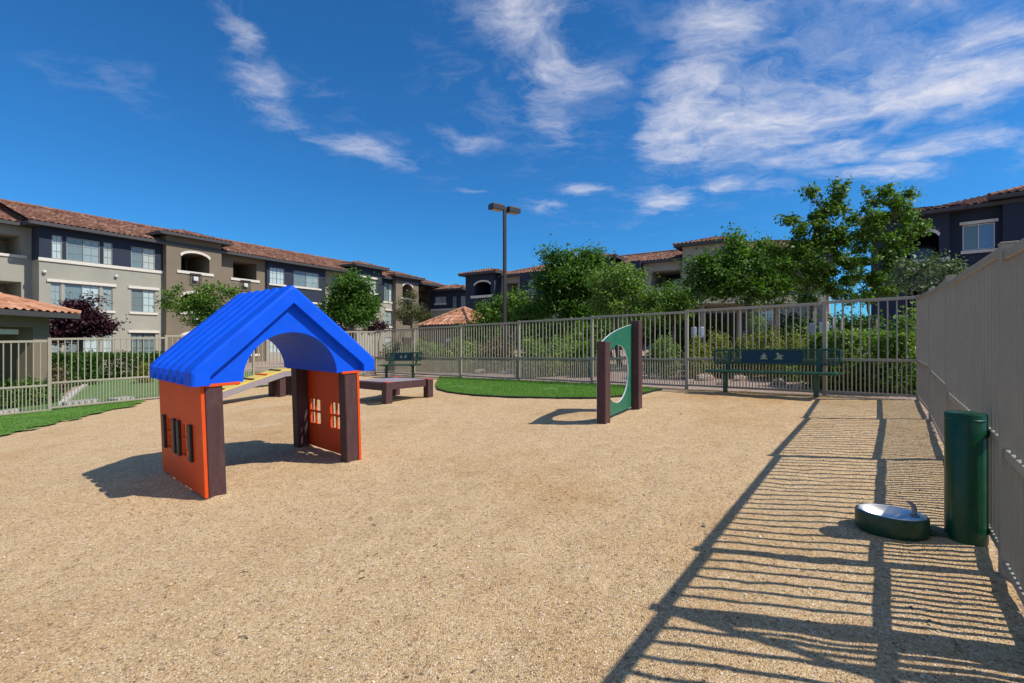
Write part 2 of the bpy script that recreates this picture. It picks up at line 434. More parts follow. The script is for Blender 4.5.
# artificial turf areas with grass blades
def turf_area(poly, nblade, h, lift=.012, wb=.1):
    P = np.array(poly); x0, y0 = P.min(0); x1, y1 = P.max(0)
    s = sheet('turf', np.arange(x0, x1 + .05, .05), np.arange(y0, y1 + .05, .05), lambda x, y: yard_z(x, y) * 0 + gz(x, y) + .02 + lift, M['turf'],
              lambda x, y: inside(x + (vnoise(x, y, .22, 8) - .5) * wb - .03, y + (vnoise(x, y, .22, 8) - .5) * wb, poly))
    tag(s, kind='structure')
    x = RNG.uniform(x0, x1, nblade * 3); y = RNG.uniform(y0, y1, nblade * 3); wob = (vnoise(x, y, .22, 8) - .5) * wb; k = inside(x + wob, y + wob, poly) & (vnoise(x, y, .5, 9) + RNG.random(len(x)) * .5 > .42); x, y = x[k][:nblade], y[k][:nblade]
    n = len(x); th = RNG.uniform(0, 6.28, n); w = .006; hh = h * RNG.uniform(.6, 1.3, n)
    z = gz(x, y) + .02 + lift - .003
    lx, ly = RNG.normal(0, .4, n) * hh, RNG.normal(0, .4, n) * hh
    A = np.stack([x - w * np.cos(th), y - w * np.sin(th), z], 1); B = np.stack([x + w * np.cos(th), y + w * np.sin(th), z], 1)
    C = np.stack([x + lx, y + ly, z + hh], 1)
    V = np.stack([A, B, C], 1).reshape(-1, 3)
    tag(quick_mesh('grass', V, np.arange(3 * n).reshape(n, 3), M['blade'], tint=RNG.random(n)), kind='stuff')

poly_far = [on_ground(*p).xy[:] for p in [(436, 386), (438, 390), (450, 393), (475, 396), (510, 398), (560, 399), (600, 399), (640, 395), (662, 390)]]
poly_far += [(2.55, 12.55), (.2, 14.62), (-1.77, 16.42), (-2.6, 17.1)]
tp = [tuple(p) for p in poly_far]
turf_area(tp, 45000, .035)
edge = MB()
ep = [Vector((x, y, g(x, y))) for x, y in tp[:9]]
for p, q in zip(ep[:-1], ep[1:]): edge.bar(p + Vector((0, 0, .012)), q + Vector((0, 0, .012)), .03, .06)
tag(edge.build('turf_edging', M['edging']), 'black edging strip curving round the turf by the fence', 'edging')
poly_left = [on_ground(*p).xy[:] for p in [(132, 407), (110, 411), (80, 418), (50, 425), (20, 432), (-20, 441), (-80, 452)]]
poly_left += [(-15.4, 6.7), (-13.05, 9.95), (-11.55, 12.05), (-10.4, 13.6)]
turf_area([tuple(p) for p in poly_left], 30000, .035, wb=.3)

# lawn, path and kerbs beyond the side fence
def flat_poly(name, poly, m, lift, kind='structure', res=.25):
    P = np.array(poly); x0, y0 = P.min(0); x1, y1 = P.max(0)
    return tag(sheet(name, np.arange(x0, x1 + res, res), np.arange(y0, y1 + res, res), lambda x, y: gz(x, y) + lift, m, lambda x, y: inside(x, y, poly)), kind=kind)
flat_poly('lawn', [(-26, 8), (-15.95, 6.9), (-6.2, 20.4), (-10, 25.5), (-23, 27.5)], M['lawn'], .0, res=.12)
pth = [on_ground(*p).xy[:] for p in [(60, 399), (78, 383), (91, 374), (100, 371), (97, 376), (84, 387), (70, 398)]]
flat_poly('path', [tuple(p) for p in pth], M['paver'], .02, res=.06)
def kerb(pxs, w=.16, h=.1):
    b = MB()
    P = [on_ground(*p) for p in pxs]
    for p, q in zip(P[:-1], P[1:]): b.bar(p + Vector((0, 0, .03)), q + Vector((0, 0, .03)), w, h)
    return tag(b.build('kerb', M['concrete']), kind='structure')
kerb([(62, 405), (78, 391), (88, 384), (95, 377), (97, 372)])
kerb([(97, 371.5), (125, 369.5), (160, 368), (200, 367)])
kerb([(-5, 415), (18, 411.5)]); kerb([(64, 405.5), (98, 402)], .5, .12); kerb([(112, 401.5), (130, 399)], .4, .1)

# ------------------------------------------------------------------ fences
FH = 1.80
def fence(posts, label, mid=.36, skip=(), h=.0100):
    r = thing('metal_fence', (posts[0][0], posts[0][1], g(*posts[0])), label, 'fence', 'beige metal fences round the dog yard')
    for i, (x, y) in enumerate(posts):
        j = min(i, len(posts) - 2); d = (Vector(posts[j + 1]) - Vector(posts[j])).normalized(); rz = math.atan2(d.y, d.x)
        zt = max(base_z(posts, k) + .5 * (g(x, y) - base_z(posts, k)) for k in (i - 1, i) if 0 <= k < len(posts) - 1) + FH + .026
        zb = g(x, y) - .08; b = MB()
        b.box((x, y, (zb + zt) / 2), .035, .035, (zt - zb) / 2, rz=rz, bev=.004)
        b.box((x, y, zt + .004), .038, .038, .005, rz=rz, bev=.003)
        b.build('post', M['fence'], r)
    for i in range(len(posts) - 1):
        if i in skip: continue
        a, c = Vector(posts[i]), Vector(posts[i + 1]); d = (c - a); L = d.length; d /= L; rz = math.atan2(d.y, d.x)
        z0 = base_z(posts, i) + .07; z1 = z0 + FH - .07; zm = z0 + (FH - .07) * mid
        a3 = Vector((a.x, a.y, 0)) + Vector((d.x, d.y, 0)) * .035; L -= .07; d3 = Vector((d.x, d.y, 0))
        n = max(2, round(L / .127)); sp = L / n
        pk = MB(); gm = g((a.x + c.x) / 2, (a.y + c.y) / 2); rk = lambda p: .5 * (g(p.x, p.y) - gm)
        for k in range(1, n):
            p = a3 + d3 * sp * k; pk.box((p.x, p.y, (z0 + z1) / 2 + rk(p)), h, h, (z1 - z0) / 2 - .01, rz=rz)
        for k in range(n):
            p = a3 + d3 * sp * (k + .5); pk.box((p.x, p.y, (z0 + zm) / 2 + rk(p)), h * .8, h * .8, (zm - z0) / 2 - .01, rz=rz)
        panel = pk.build('panel', M['fence'], r)
        for z, hh in ((z0, .021), (zm, .025), (z1, .027)):
            b = MB(); p, q = a3 + d3 * .001, a3 + d3 * (L - .001)
            b.bar((p.x, p.y, z + rk(p)), (q.x, q.y, z + rk(q)), .042, hh * 2, bev=.004); b.build('rail', M['fence'], panel)
    return r
def base_z(posts, i):
    (x0, y0), (x1, y1) = posts[i], posts[i + 1]
    return g((x0 + x1) / 2, (y0 + y1) / 2)
right_posts = [(-.75, -1.92), (.77, .07), (2.29, 2.05), (2.78, 2.69), (4.40, 4.82), (5.95, 6.80), (7.12, 8.40)]
fence(right_posts, 'beige picket fence in shade running past the green cylinder', h=.0115)
fence([(7.12, 8.40), (6.1, 9.36), (4.1, 11.26), (2.17, 13.01), (.215, 14.79), (-1.77, 16.60), (-3.75, 18.40), (-5.74, 20.20)],
      'beige picket fence behind the two green benches and the turf')
fence([(-5.74, 20.20), (-7.22, 18.20), (-8.70, 16.15), (-10.18, 14.12), (-11.66, 12.10), (-13.14, 10.08), (-14.62, 8.06), (-15.9, 6.3)],
      'sunlit pale picket fence beside the lawn and tiled pavilion')
fence([(2.34, 2.02), (4.2, .6), (6.1, -.85)], 'beige picket fence of the entry gate joining the shaded fence')

# ------------------------------------------------------------------ playhouse
def hpt(a, d, h): return HP + E1 * a + E2 * d + E3 * h
house = thing('playhouse', HP, 'orange playhouse with ribbed blue arched roof on brown posts', 'playhouse')
def hbox(b, a0, a1, d0, d1, h0, h1, m=0, bev=.006):
    b.obox(hpt((a0 + a1) / 2, (d0 + d1) / 2, (h0 + h1) / 2), E1, E2, E3, (a1 - a0) / 2, (d1 - d0) / 2, (h1 - h0) / 2, m, bev)
for a in (0.0, 1.445):
    for d in (0.0, 1.25):
        b = MB(); hbox(b, a, a + .155, d, d + .155, -.15, 1.115, bev=.008); b.build('post', M['lumber'], house)
def wall_panel(a0, a1, outer):
    b = MB()
    D0, D1, H0, H1 = .0, 1.46, .03, 1.115
    wins = [(.385, .665, .345, .675), (.925, 1.205, .345, .675)]
    ds = sorted({D0, D1, *[w[0] for w in wins], *[w[1] for w in wins]}); hs = [H0, .345, .675, H1]
    def solid(i, j): return not (hs[j] == .345 and any(abs(ds[i] - w[0]) < 1e-6 for w in wins))
    for i in range(len(ds) - 1):
        for j in range(3):
            if not solid(i, j): continue
            d0, d1, h0, h1 = ds[i], ds[i + 1], hs[j], hs[j + 1]
            b.face([hpt(a0, d0, h0), hpt(a0, d1, h0), hpt(a0, d1, h1), hpt(a0, d0, h1)])
            b.face([hpt(a1, d0, h0), hpt(a1, d0, h1), hpt(a1, d1, h1), hpt(a1, d1, h0)])
    def rim(d0, d1, h0, h1):
        c = [(d0, h0), (d1, h0), (d1, h1), (d0, h1)]
        for k in range(4):
            (p, q), (r_, s_) = c[k], c[(k + 1) % 4]
            b.face([hpt(a0, p, q), hpt(a1, p, q), hpt(a1, r_, s_), hpt(a0, r_, s_)])
    rim(D0, D1, H0, H1)
    for w in wins: rim(*w)
    o = b.build('wall', M['orange'], house)
    for w in wins:
        mb = MB(); am = (a0 + a1) / 2; dm = (w[0] + w[1]) / 2
        mb.obox(hpt(am, dm, .51), E1, E2, E3, .011, .016, .168, 0, .003)
        mb.obox(hpt(am, dm, .51), E1, E2, E3, .0105, .143, .015, 0, .003)
        mb.build('window_bars', M['orange'], o)
    for w in wins:
        for d in (w[0] - .052, w[1] + .052):
            s_ = MB(); x = outer
            s_.obox(hpt(x, d, .51), E1, E2, E3, .014, .040, .185, 0, .006)
            s_.build('shutter', M['black'], o)
wall_panel(-.032, -.003, -.046)
wall_panel(1.603, 1.632, 1.646)
# orange boards under the gable ends
for d in (.0, 1.42):
    for a0, a1 in ((-.0, .31), (1.41, 1.60)):
        b = MB(); hbox(b, a0, a1, d - .012, d + .02, 1.085, 1.112, bev=.003); b.build('gable_board', M['orange'], house)
# ribbed roof, one moulded shell with an arched tunnel through it
AL, AR, AM, HE, HT, HA = -.075, 1.775, .852, 1.105, 1.245, 2.035
D0, D1 = -.06, 1.47
def roof_outer(k):
    """outer section offset outward by k"""
    sl = math.atan2(HA - HT, AM - AL); n = Vector((-math.sin(sl), math.cos(sl)))
    pts = [(AL - k, HE), (AL - k, HT - .02 + k * .2), (AL + .02 - k * .6, HT + .012 + k * .6)]
    for t in (.33, .66): pts.append((AL + (AM - AL) * t + n.x * k, HT + (HA - HT) * t + n.y * k))
    pts.append((AM - .025, HA - .02 + k * 1.3)); pts.append((AM, HA - .006 + k * 1.35)); pts.append((AM + .025, HA - .02 + k * 1.3))
    for t in (.66, .33): pts.append((AR + (AM - AR) * t - n.x * k, HT + (HA - HT) * t + n.y * k))
    pts += [(AR - .02 + k * .6, HT + .012 + k * .6), (AR + k, HT - .02 + k * .2), (AR + k, HE)]
    return pts
arch = [(AM + .505 * math.cos(t), HE + .485 * math.sin(t)) for t in np.linspace(0, math.pi, 33)]   # right to left
prof = [(D0, .012), (D0 + .014, .030), (D0 + .03, .034), (.185, .034), (.205, .026), (.245, -.034)]
d = .262
while d < 1.15:
    prof += [(d, -.036), (d + .050, .020), (d + .066, .031), (d + .082, .034), (d + .165, .034), (d + .181, .031), (d + .197, .020)]
    d += .245
prof += [(d, -.036), (d + .045, .02), (d + .06, .032), (D1 - .012, .030), (D1, .012)]
b = MB()
b.grid([[hpt(a, d, h) for a, h in roof_outer(k * 1.35)] for d, k in prof])
b.grid([[hpt(a, d, h) for a, h in arch] for d in np.linspace(.06, D1 - .12, 6)])
# underside strips
for (x0, x1) in ((AL + .0, AM - .505), (AM + .505, AR)):
    b.grid([[hpt(x, d, HE) for x in (x0, x1)] for d in (.06, D1 - .12)])
def gable(dr, df):
    """end face: rim round the edge, recessed tympanum with the arch cut out"""
    out = roof_outer(.012 * 1.35)
    sl = math.atan2(HA - HT, AM - AL)
    inner = [(AL + .10, HE), (AL + .10, HT - .055)]
    for t in (.33, .66): inner.append((AL + .10 + (AM - AL - .10) * t, HT - .055 + (HA - .13 - HT + .055) * t))
    inner = [(AL + .11, HE), (AL + .11, HT - .06), (AL + .125, HT - .04), (AL + .11 + (AM - AL - .11) * .33, HT - .06 + (HA - .13 - HT + .06) * .33),
             (AL + .11 + (AM - AL - .11) * .66, HT - .06 + (HA - .13 - HT + .06) * .66), (AM - .02, HA - .148), (AM, HA - .13), (AM + .02, HA - .148)]
    inner += [(AR - .11 + (AM - AR + .11) * .66, HT - .06 + (HA - .13 - HT + .06) * .66), (AR - .11 + (AM - AR + .11) * .33, HT - .06 + (HA - .13 - HT + .06) * .33),
              (AR - .125, HT - .04), (AR - .11, HT - .06), (AR - .11, HE)]
    b.grid([[hpt(a, dr, h) for a, h in out], [hpt(a, dr, h) for a, h in inner]])
    b.grid([[hpt(a, dr, h) for a, h in inner], [hpt(a * .985 + AM * .015, df, h) for a, h in inner]])
    # tympanum: columns between arch and gable line
    def top(a):
        pts = [(q[0] * .985 + AM * .015, q[1]) for q in inner]
        for (x0, y0), (x1, y1) in zip(pts[:-1], pts[1:]):
            if x0 <= a <= x1 and x1 > x0 + 1e-9: return y0 + (y1 - y0) * (a - x0) / (x1 - x0)
        return HE
    def low(a): 
        u = (a - AM) / .505
        return HE + (.485 * math.sqrt(max(0, 1 - u * u)) if abs(u) < 1 else 0)
    x_lo, x_hi = inner[0][0] * .985 + AM * .015, inner[-1][0] * .985 + AM * .015
    A = sorted(set([x_lo + 1e-6, x_hi - 1e-6] + [p[0] for p in arch] + [AM - .02, AM, AM + .02] + list(np.linspace(x_lo + 1e-6, AM - .505, 6)) + list(np.linspace(AM + .505, x_hi - 1e-6, 6))))
    b.grid([[hpt(a, df, low(a)) for a in A], [hpt(a, df, top(a)) for a in A]])
gable(D0, D0 + .075); 
gable(D1, D1 - .075)
# close the thickness between tunnel and the tympanum faces
for d0, d1 in ((D0 + .075, .06), (D1 - .12, D1 - .075)):
    if abs(d0 - d1) > 1e-4: b.grid([[hpt(a, d, h) for a, h in arch] for d in (d0, d1)])
ro = b.build('roof', M['blue'], house)

# ------------------------------------------------------------------ agility ramp and table behind the house
def strut_box(b, c, d, up, side, L, w, h, m=0, bev=.006): b.obox(c, d, side, up, L / 2, w / 2, h / 2, m, bev)
rp = on_ground(282, 396.5)
dw = thing('dog_walk_ramp', rp, 'yellow topped agility ramp behind the playhouse on brown posts', 'ramp')
top_l = at(222, 390.5, 11.85); top_r = at(285, 369.5, 13.2)
dirv = (top_r - top_l); slope_end = top_l - dirv * .32
dh = Vector((dirv.x, dirv.y, 0)).normalized(); sd = Vector((-dh.y, dh.x, 0))
dn = dirv.normalized(); upn = sd.cross(dn) * -1
if upn.z < 0: upn = -upn
RW = .62
L = (top_r - slope_end).length
b = MB(); c = (slope_end + top_r) / 2 + sd * RW / 2 - upn * .02
b.obox(c, dn, sd, upn, L / 2, RW / 2, .02, 0, .004); deck = b.build('ramp_deck', M['yellow'], dw)
k = 0
for t in np.arange(.1, .97, .17):
    p = slope_end + (top_r - slope_end) * t + sd * RW / 2 + upn * .012
    b = MB(); b.obox(p, dn, sd, upn, .03, RW / 2 - .03, .012, 0, .004)
    b.build('cleat', M['orange'] if k % 2 == 0 else M['black'], deck); k += 1
for off in (0.0, RW):
    b = MB(); c = (slope_end + top_r) / 2 + sd * off - upn * .115
    b.obox(c, dn, sd, upn, L / 2, .02, .075, 0, .004); b.build('side_beam', M['plank'], dw)
PL = .62
c = top_r + dh * PL / 2 + sd * RW / 2
b = MB(); b.obox(c - Vector((0, 0, .02)), dh, sd, (0, 0, 1), PL / 2, RW / 2, .02, 0, .004); b.build('platform', M['yellow'], dw)
for off in (0.0, RW):
    b = MB(); b.obox(top_r + dh * PL / 2 + sd * off - Vector((0, 0, .115)), dh, sd, (0, 0, 1), PL / 2, .02, .075, 0, .004); b.build('side_beam', M['plank'], dw)
for u, off in ((-.05, .1), (.32, .1), (-.05, RW - .1), (.32, RW - .1)):
    p = top_r + dh * u + sd * off; b = MB(); zb = g(p.x, p.y) - .06; zt = top_r.z - .115 + (dirv.z / dirv.xy.length * u if u < 0 else 0)
    b.obox((p.x, p.y, (zb + zt) / 2), dh, sd, (0, 0, 1), .085, .085, (zt - zb) / 2, 0, .006); b.build('post', M['lumber'], dw)
# foot of the ramp on the ground
b = MB(); p = slope_end; 
zb = g(p.x, p.y) - .05; b.obox((p.x + sd.x * RW / 2, p.y + sd.y * RW / 2, (zb + p.z - .05) / 2), dh, sd, (0, 0, 1), .07, RW / 2 - .03, (p.z - .05 - zb) / 2, 0, .006); b.build('foot', M['lumber'], dw)

fp = on_ground(387, 404.6)
tb = thing('pause_table', fp, 'low brown agility table with grey planks and red post caps', 'table')
t1 = Vector((.605, .796, 0)); t2 = Vector((-.796, .605, 0)); TS = 1.24; zt = g(fp.x + .2, fp.y + .8) + .47
for u in (0, TS):
    for v in (0, TS):
        p = fp + t1 * u + t2 * v; b = MB(); zb = g(p.x, p.y) - .06; tz = zt - .005 + (p.z - fp.z) * .6
        b.obox((p.x, p.y, (zb + tz) / 2), t1, t2, (0, 0, 1), .085, .085, (tz - zb) / 2, 0, .006); pp = b.build('leg', M['lumber'], tb)
        b = MB(); b.obox((p.x, p.y, tz + .009), t1, t2, (0, 0, 1), .082, .082, .009, 0, .005); b.build('cap', M['red'], pp)
tilt = math.atan2((g(*(fp + t1 * TS).xy) - g(*fp.xy)) * .6, TS)
for (u, v, du, dv) in ((.5, 0, 1, 0), (.5, 1, 1, 0), (0, .5, 0, 1), (1, .5, 0, 1)):
    p = fp + t1 * TS * u + t2 * TS * v; z = zt - .10 + (g(*p.xy) - fp.z) * .6
    b = MB(); b.obox((p.x, p.y, z), t1 if du else t2, t2 if du else t1, (0, 0, 1), TS / 2 - .086, .022, .085, 0, .005); b.build('apron', M['lumber'], tb)
np_ = 8
for k in range(np_):
    w = (TS - .10) / np_; p = fp + t2 * (.05 + w * (k + .5)) + t1 * TS / 2; z = zt - .028 + (g(*p.xy) - fp.z) * .6
    b = MB(); b.obox((p.x, p.y, z), t1, t2, (0, 0, 1), TS / 2 - .03, w / 2 - .004, .018, 0, .004); b.build('plank', M['plank'], tb)

# ------------------------------------------------------------------ hoop
hb = on_ground(603.6, 424.0)
hoop = thing('hoop_jump', hb, 'green agility hoop panel between a short and a tall brown post', 'hoop jump')
ra = on_ground(636.6, 410.0)
he = Vector((ra.x - hb.x, ra.y - hb.y, 0)); SPAN = he.length; he.normalize(); hn = Vector((he.y, -he.x, 0))   # hn points to the sunny side
for u, h, w in ((0, 1.285, .093), (SPAN, 1.60, .085)):
    p = hb + he * u; zb = g(p.x, p.y); b = MB()
    b.obox((p.x, p.y, zb + h / 2 - .05), he, hn, (0, 0, 1), w, .075, h / 2 + .05, 0, .008); b.build('post', M['lumber'], hoop)
CH, CR = .715, .485
ca_ = SPAN / 2 - .01
outl = [(-.085, .05), (SPAN + .08, .07), (SPAN + .08, 1.50), (SPAN - .1, 1.535), (SPAN * .72, 1.50), (SPAN * .5, 1.455), (SPAN * .3, 1.395), (SPAN * .14, 1.325), (0, 1.245), (-.06, 1.20), (-.085, 1.14)]
def ray_out(ang):
    dx, dy = math.cos(ang), math.sin(ang); best = 9
    for (x0, y0), (x1, y1) in zip(outl, outl[1:] + outl[:1]):
        ex, ey = x1 - x0, y1 - y0; den = dx * ey - dy * ex
        if abs(den) < 1e-9: continue
        t = ((x0 - ca_) * ey - (y0 - CH) * ex) / den; s_ = ((x0 - ca_) * dy - (y0 - CH) * dx) / den
        if t > 0 and -1e-6 <= s_ <= 1 + 1e-6: best = min(best, t)
    return ca_ + dx * best, CH + dy * best
angs = sorted(set([math.atan2(y - CH, x - ca_) for x, y in outl] + list(np.linspace(-math.pi, math.pi, 73)[:-1])))
OUT = [ray_out(a) for a in angs]; INN = [(ca_ + CR * math.cos(a), CH + CR * math.sin(a)) for a in angs]
SL = (g(*ra.xy) - g(*hb.xy)) / SPAN
def hq(a, h, off): 
    p = hb + he * a + hn * off; return Vector((p.x, p.y, hb.z + SL * a + h))
b = MB(); of, ob = -.058, -.080
b.grid([[hq(a, h, of) for a, h in OUT], [hq(a, h, of) for a, h in INN]], 0, close=True)
b.grid([[hq(a, h, ob) for a, h in INN], [hq(a, h, ob) for a, h in OUT]], 0, close=True)
b.grid([[hq(a, h, of) for a, h in OUT], [hq(a, h, ob) for a, h in OUT]], 1, close=True)
b.grid([[hq(a, h, of) for a, h in INN], [hq(a, h, ob) for a, h in INN]], 1, close=True)
b.build('hoop_panel', [M['hoopgreen'], M['core']], hoop)

# ------------------------------------------------------------------ benches
def bench(pl, pr, length, label):
    """pl, pr: ground points of the two legs; the backrest stands on the far side"""
    d = Vector((pr.x - pl.x, pr.y - pl.y, 0)); S = d.length; d.normalize()
    back = Vector((-d.y, d.x, 0)); m = (pl + pr) / 2; z0 = (pl.z + pr.z) / 2 + .035
    sl = (pr.z - pl.z) / S; dd = Vector((d.x, d.y, sl)).normalized(); up = back.cross(dd); up = -up if up.z < 0 else up
    r = thing('park_bench', (m.x, m.y, z0), label, 'bench', 'dark green steel benches by the fence')
    def q(a, bk, h): return Vector((m.x, m.y, z0)) + dd * a + back * bk + up * h
    b = MB(); b.obox(q(0, .02, .45), dd, back, up, length / 2, .17, .012, 0, .006)
    for bk in (-.165, .195): b.tube([q(-length / 2, bk, .437), q(length / 2, bk, .437)], .026, 10)
    for a in (-length / 2, length / 2): b.tube([q(a, -.165, .437), q(a, .195, .437)], .024, 10)
    b.build('seat', M['bench'], r, smooth='auto')
    for a in (-S / 2, S / 2):
        b = MB(); b.bar(q(a, 0, -.12), q(a, 0, .44), .075, .075, 0, .006); b.bar(q(a, -.14, .418), q(a, .2, .418), .06, .05, 0, .005)
        b.build('leg', M['bench'], r)
        b = MB(); b.bar(q(a, .16, .40), q(a, .285, .88), .06, .045, 0, .005, up=back); b.build('back_support', M['bench'], r)
    hb_, ht = .60, .88
    def bk(h): return .20 + (h - .44) * .21
    b = MB(); cr = .07; P = []
    for cx, ch, a0 in ((length / 2 - cr, ht - cr, 0), (-length / 2 + cr, ht - cr, 90), (-length / 2 + cr, hb_ + cr, 180), (length / 2 - cr, hb_ + cr, 270)):
        for t in range(0, 91, 18):
            an = math.radians(a0 + t); P.append((cx + cr * math.cos(an), ch + cr * math.sin(an)))
    P.append(P[0]); b.tube([q(a, bk(h), h) for a, h in P], .020, 8, cap=False)
    pw = length * .245; pc = -.02
    for s0, s1 in ((-length / 2 + .02, pc - pw), (pc + pw, length / 2 - .02)):     # steel lattice at the ends
        st = .045; a = s0 - (ht - hb_)
        while a < s1:
            for sg in (0, 1):
                x0, x1 = (a, a + ht - hb_); h0, h1 = (hb_, ht) if sg == 0 else (ht, hb_)
                t0, t1_ = max(0, (s0 - x0) / (x1 - x0)), min(1, (s1 - x0) / (x1 - x0))
                if t1_ > t0 + .03:
                    A_, B_ = h0 + (h1 - h0) * t0, h0 + (h1 - h0) * t1_
                    b.bar(q(x0 + (x1 - x0) * t0, bk(A_), A_), q(x0 + (x1 - x0) * t1_, bk(B_), B_), .007, .007)
            a += st
    br = b.build('backrest', M['bench'], r, smooth='auto')
    b = MB(); b.obox(q(pc, bk(.74), .74), dd, (back + up * -.2).normalized(), (up + back * .21).normalized(), pw, .006, .136, 0, .002)
    pl_ = b.build('plate', M['plate'], br)
    # two pale silhouettes on the plate: a hydrant and a sitting dog
    hyd = [(-.075, -.05), (.075, -.05), (.075, -.03), (.035, -.025), (.035, .005), (.06, .005), (.06, .02), (.035, .02), (.028, .045), (.008, .06), (.006, .085), (-.006, .085), (-.008, .06), (-.028, .045), (-.035, .02), (-.06, .02), (-.06, .005), (-.035, .005), (-.035, -.025), (-.075, -.03)]
    dog = [(-.085, -.05), (.075, -.05), (.08, -.03), (.05, -.03), (.055, 0), (.085, .025), (.08, .04), (.045, .025), (.03, .045), (.0, .05), (-.005, .08), (-.02, .09), (-.035, .075), (-.06, .06), (-.055, .045), (-.03, .04), (-.035, .0), (-.04, -.03), (-.085, -.035)]
    for cx, shp in ((-length * .055, hyd), (length * .065, dog)):
        b = MB(); k = len(shp); pts = [[], []]
        for i, off in enumerate((-.0105, -.0065)):
            for a, h in shp:
                hh = .74 + h; pts[i].append(q(pc + cx + a, bk(hh) + off, hh))
        b.face(pts[0]); b.face(pts[1][::-1]); b.grid([pts[0], pts[1]], 0, close=True)
        b.build('emblem', M['emblem'], pl_)
    return r
bench(on_ground(725.3, 393.2), on_ground(816.3, 398.6), 2.36, 'long dark green bench in front of the flowering hedge')
pl, pr = on_ground(386.5, 377.8), on_ground(412.5, 377.0)
bench(Vector((-4.75, 18.15, g(-4.75, 18.15))), Vector((-3.62, 17.55, g(-3.62, 17.55))), 1.75, 'dark green bench standing behind the low brown table')

# ------------------------------------------------------------------ drinking fountain
cb = on_ground(966, 541)
cy = tag_r = thing('green_cylinder', cb, 'glossy green steel cylinder standing against the shaded fence', 'bollard')
b = MB(); R_, HH = .106, .835
b.lathe(cb, [(R_, -.05), (R_, HH - .01), (R_ - .004, HH - .003), (R_ - .012, HH), (.0005, HH + .002)], 48)
b.build('body', M['cyl'], cy, smooth='auto')
b = MB(); b.lathe(cb, [(R_ + .003, HH - .045), (R_ + .003, HH - .040), (R_ + .0005, HH - .038)], 48); b.build('cap_seam', M['cyl'], cy, smooth='auto')
b = MB()
mid_ = cb + Vector((-.15, .16, .02))
b.obox(mid_ + Vector((.02, -.03, 0)), (-.66, .75, 0), (.75, .66, 0), (0, 0, 1), .16, .06, .022, 0, .008); b.build('base_plate', M['darkgreen'], cy)
fb = on_ground(891, 530.5)
fo = thing('dog_fountain', fb, 'low oval dark green drinking bowl with steel basin and tap', 'drinking fountain')
b = MB(); rz = math.atan2(-.62, .78)
SX, SY = .205, .165
b.lathe(fb, [(.86, -.03), (.97, .005), (1, .03), (1, .115), (.985, .125), (.95, .128), (.9, .125)], 48, 0, SX, SY, rz)
b.build('bowl', M['darkgreen'], fo, smooth='auto')
b = MB(); b.lathe(fb, [(.93, .1265), (.90, .131), (.86, .128), (.78, .100), (.6, .07), (.3, .058), (.002, .056)], 48, 0, SX, SY, rz)
b.build('basin', M['steel'], fo, smooth='auto')
tp_ = fb + Vector((.115, -.055, .115)); td = Vector((-.8, .45, 0)).normalized()
b = MB()
b.lathe(tp_, [(.03, 0), (.03, .012), (.02, .018), (.0005, .019)], 20)
b.tube([tp_ + Vector((0, 0, .01)), tp_ + Vector((0, 0, .05)), tp_ + td * .006 + Vector((0, 0, .075)), tp_ + td * .022 + Vector((0, 0, .092)), tp_ + td * .042 + Vector((0, 0, .097))], [.015, .015, .014, .011, .008], 12)
b.build('tap', M['tap'], fo, smooth='auto')

# ------------------------------------------------------------------ lamp post
lp = Vector((-.275, 18.0, g(-.275, 18)))
lt = thing('lamp_post', lp, 'tall bronze lamp post with two box heads behind the fence', 'lamp post')
b = MB(); zt = EYE + (343 - 209) / F * 18
b.lathe(lp, [(.2, -.1), (.2, .05), (.17, .08), (.001, .08)], 20); b.build('footing', M['concrete'], lt, smooth='auto')
b = MB(); b.box((lp.x, lp.y, (lp.z + .08 + zt) / 2), .056, .056, (zt - lp.z - .08) / 2, bev=.01, rz=.5); b.build('pole', M['lamp'], lt)
ax = Vector((.62, .78, 0)).normalized() ; 
ax = Vector((.80, .60, 0)).normalized()
for sg in (-1, 1):
    b = MB(); c = Vector((lp.x, lp.y, zt + .02)) + ax * sg * .37; sdv = Vector((-ax.y, ax.x, 0))
    rows = []
    for zz, wx, wy in ((-.11, .255, .17), (.05, .26, .175), (.10, .22, .14)):
        rows.append([c + ax * x * wx + sdv * y * wy + Vector((0, 0, zz)) for x, y in ((-1, -1), (1, -1), (1, 1), (-1, 1))])
    b.grid(rows, 0, close=True); b.face(rows[0]); b.face(rows[-1])
    b.bar(Vector((lp.x, lp.y, zt)), c - ax * sg * .24 + Vector((0, 0, -.02)), .06, .08)
    hd = b.build('lamp_head', M['lamp'], lt)
    b = MB(); b.obox(c + Vector((0, 0, -.124)), ax, sdv, (0, 0, 1), .19, .12, .013, 0, .01); b.build('lens', M['lens'], hd)

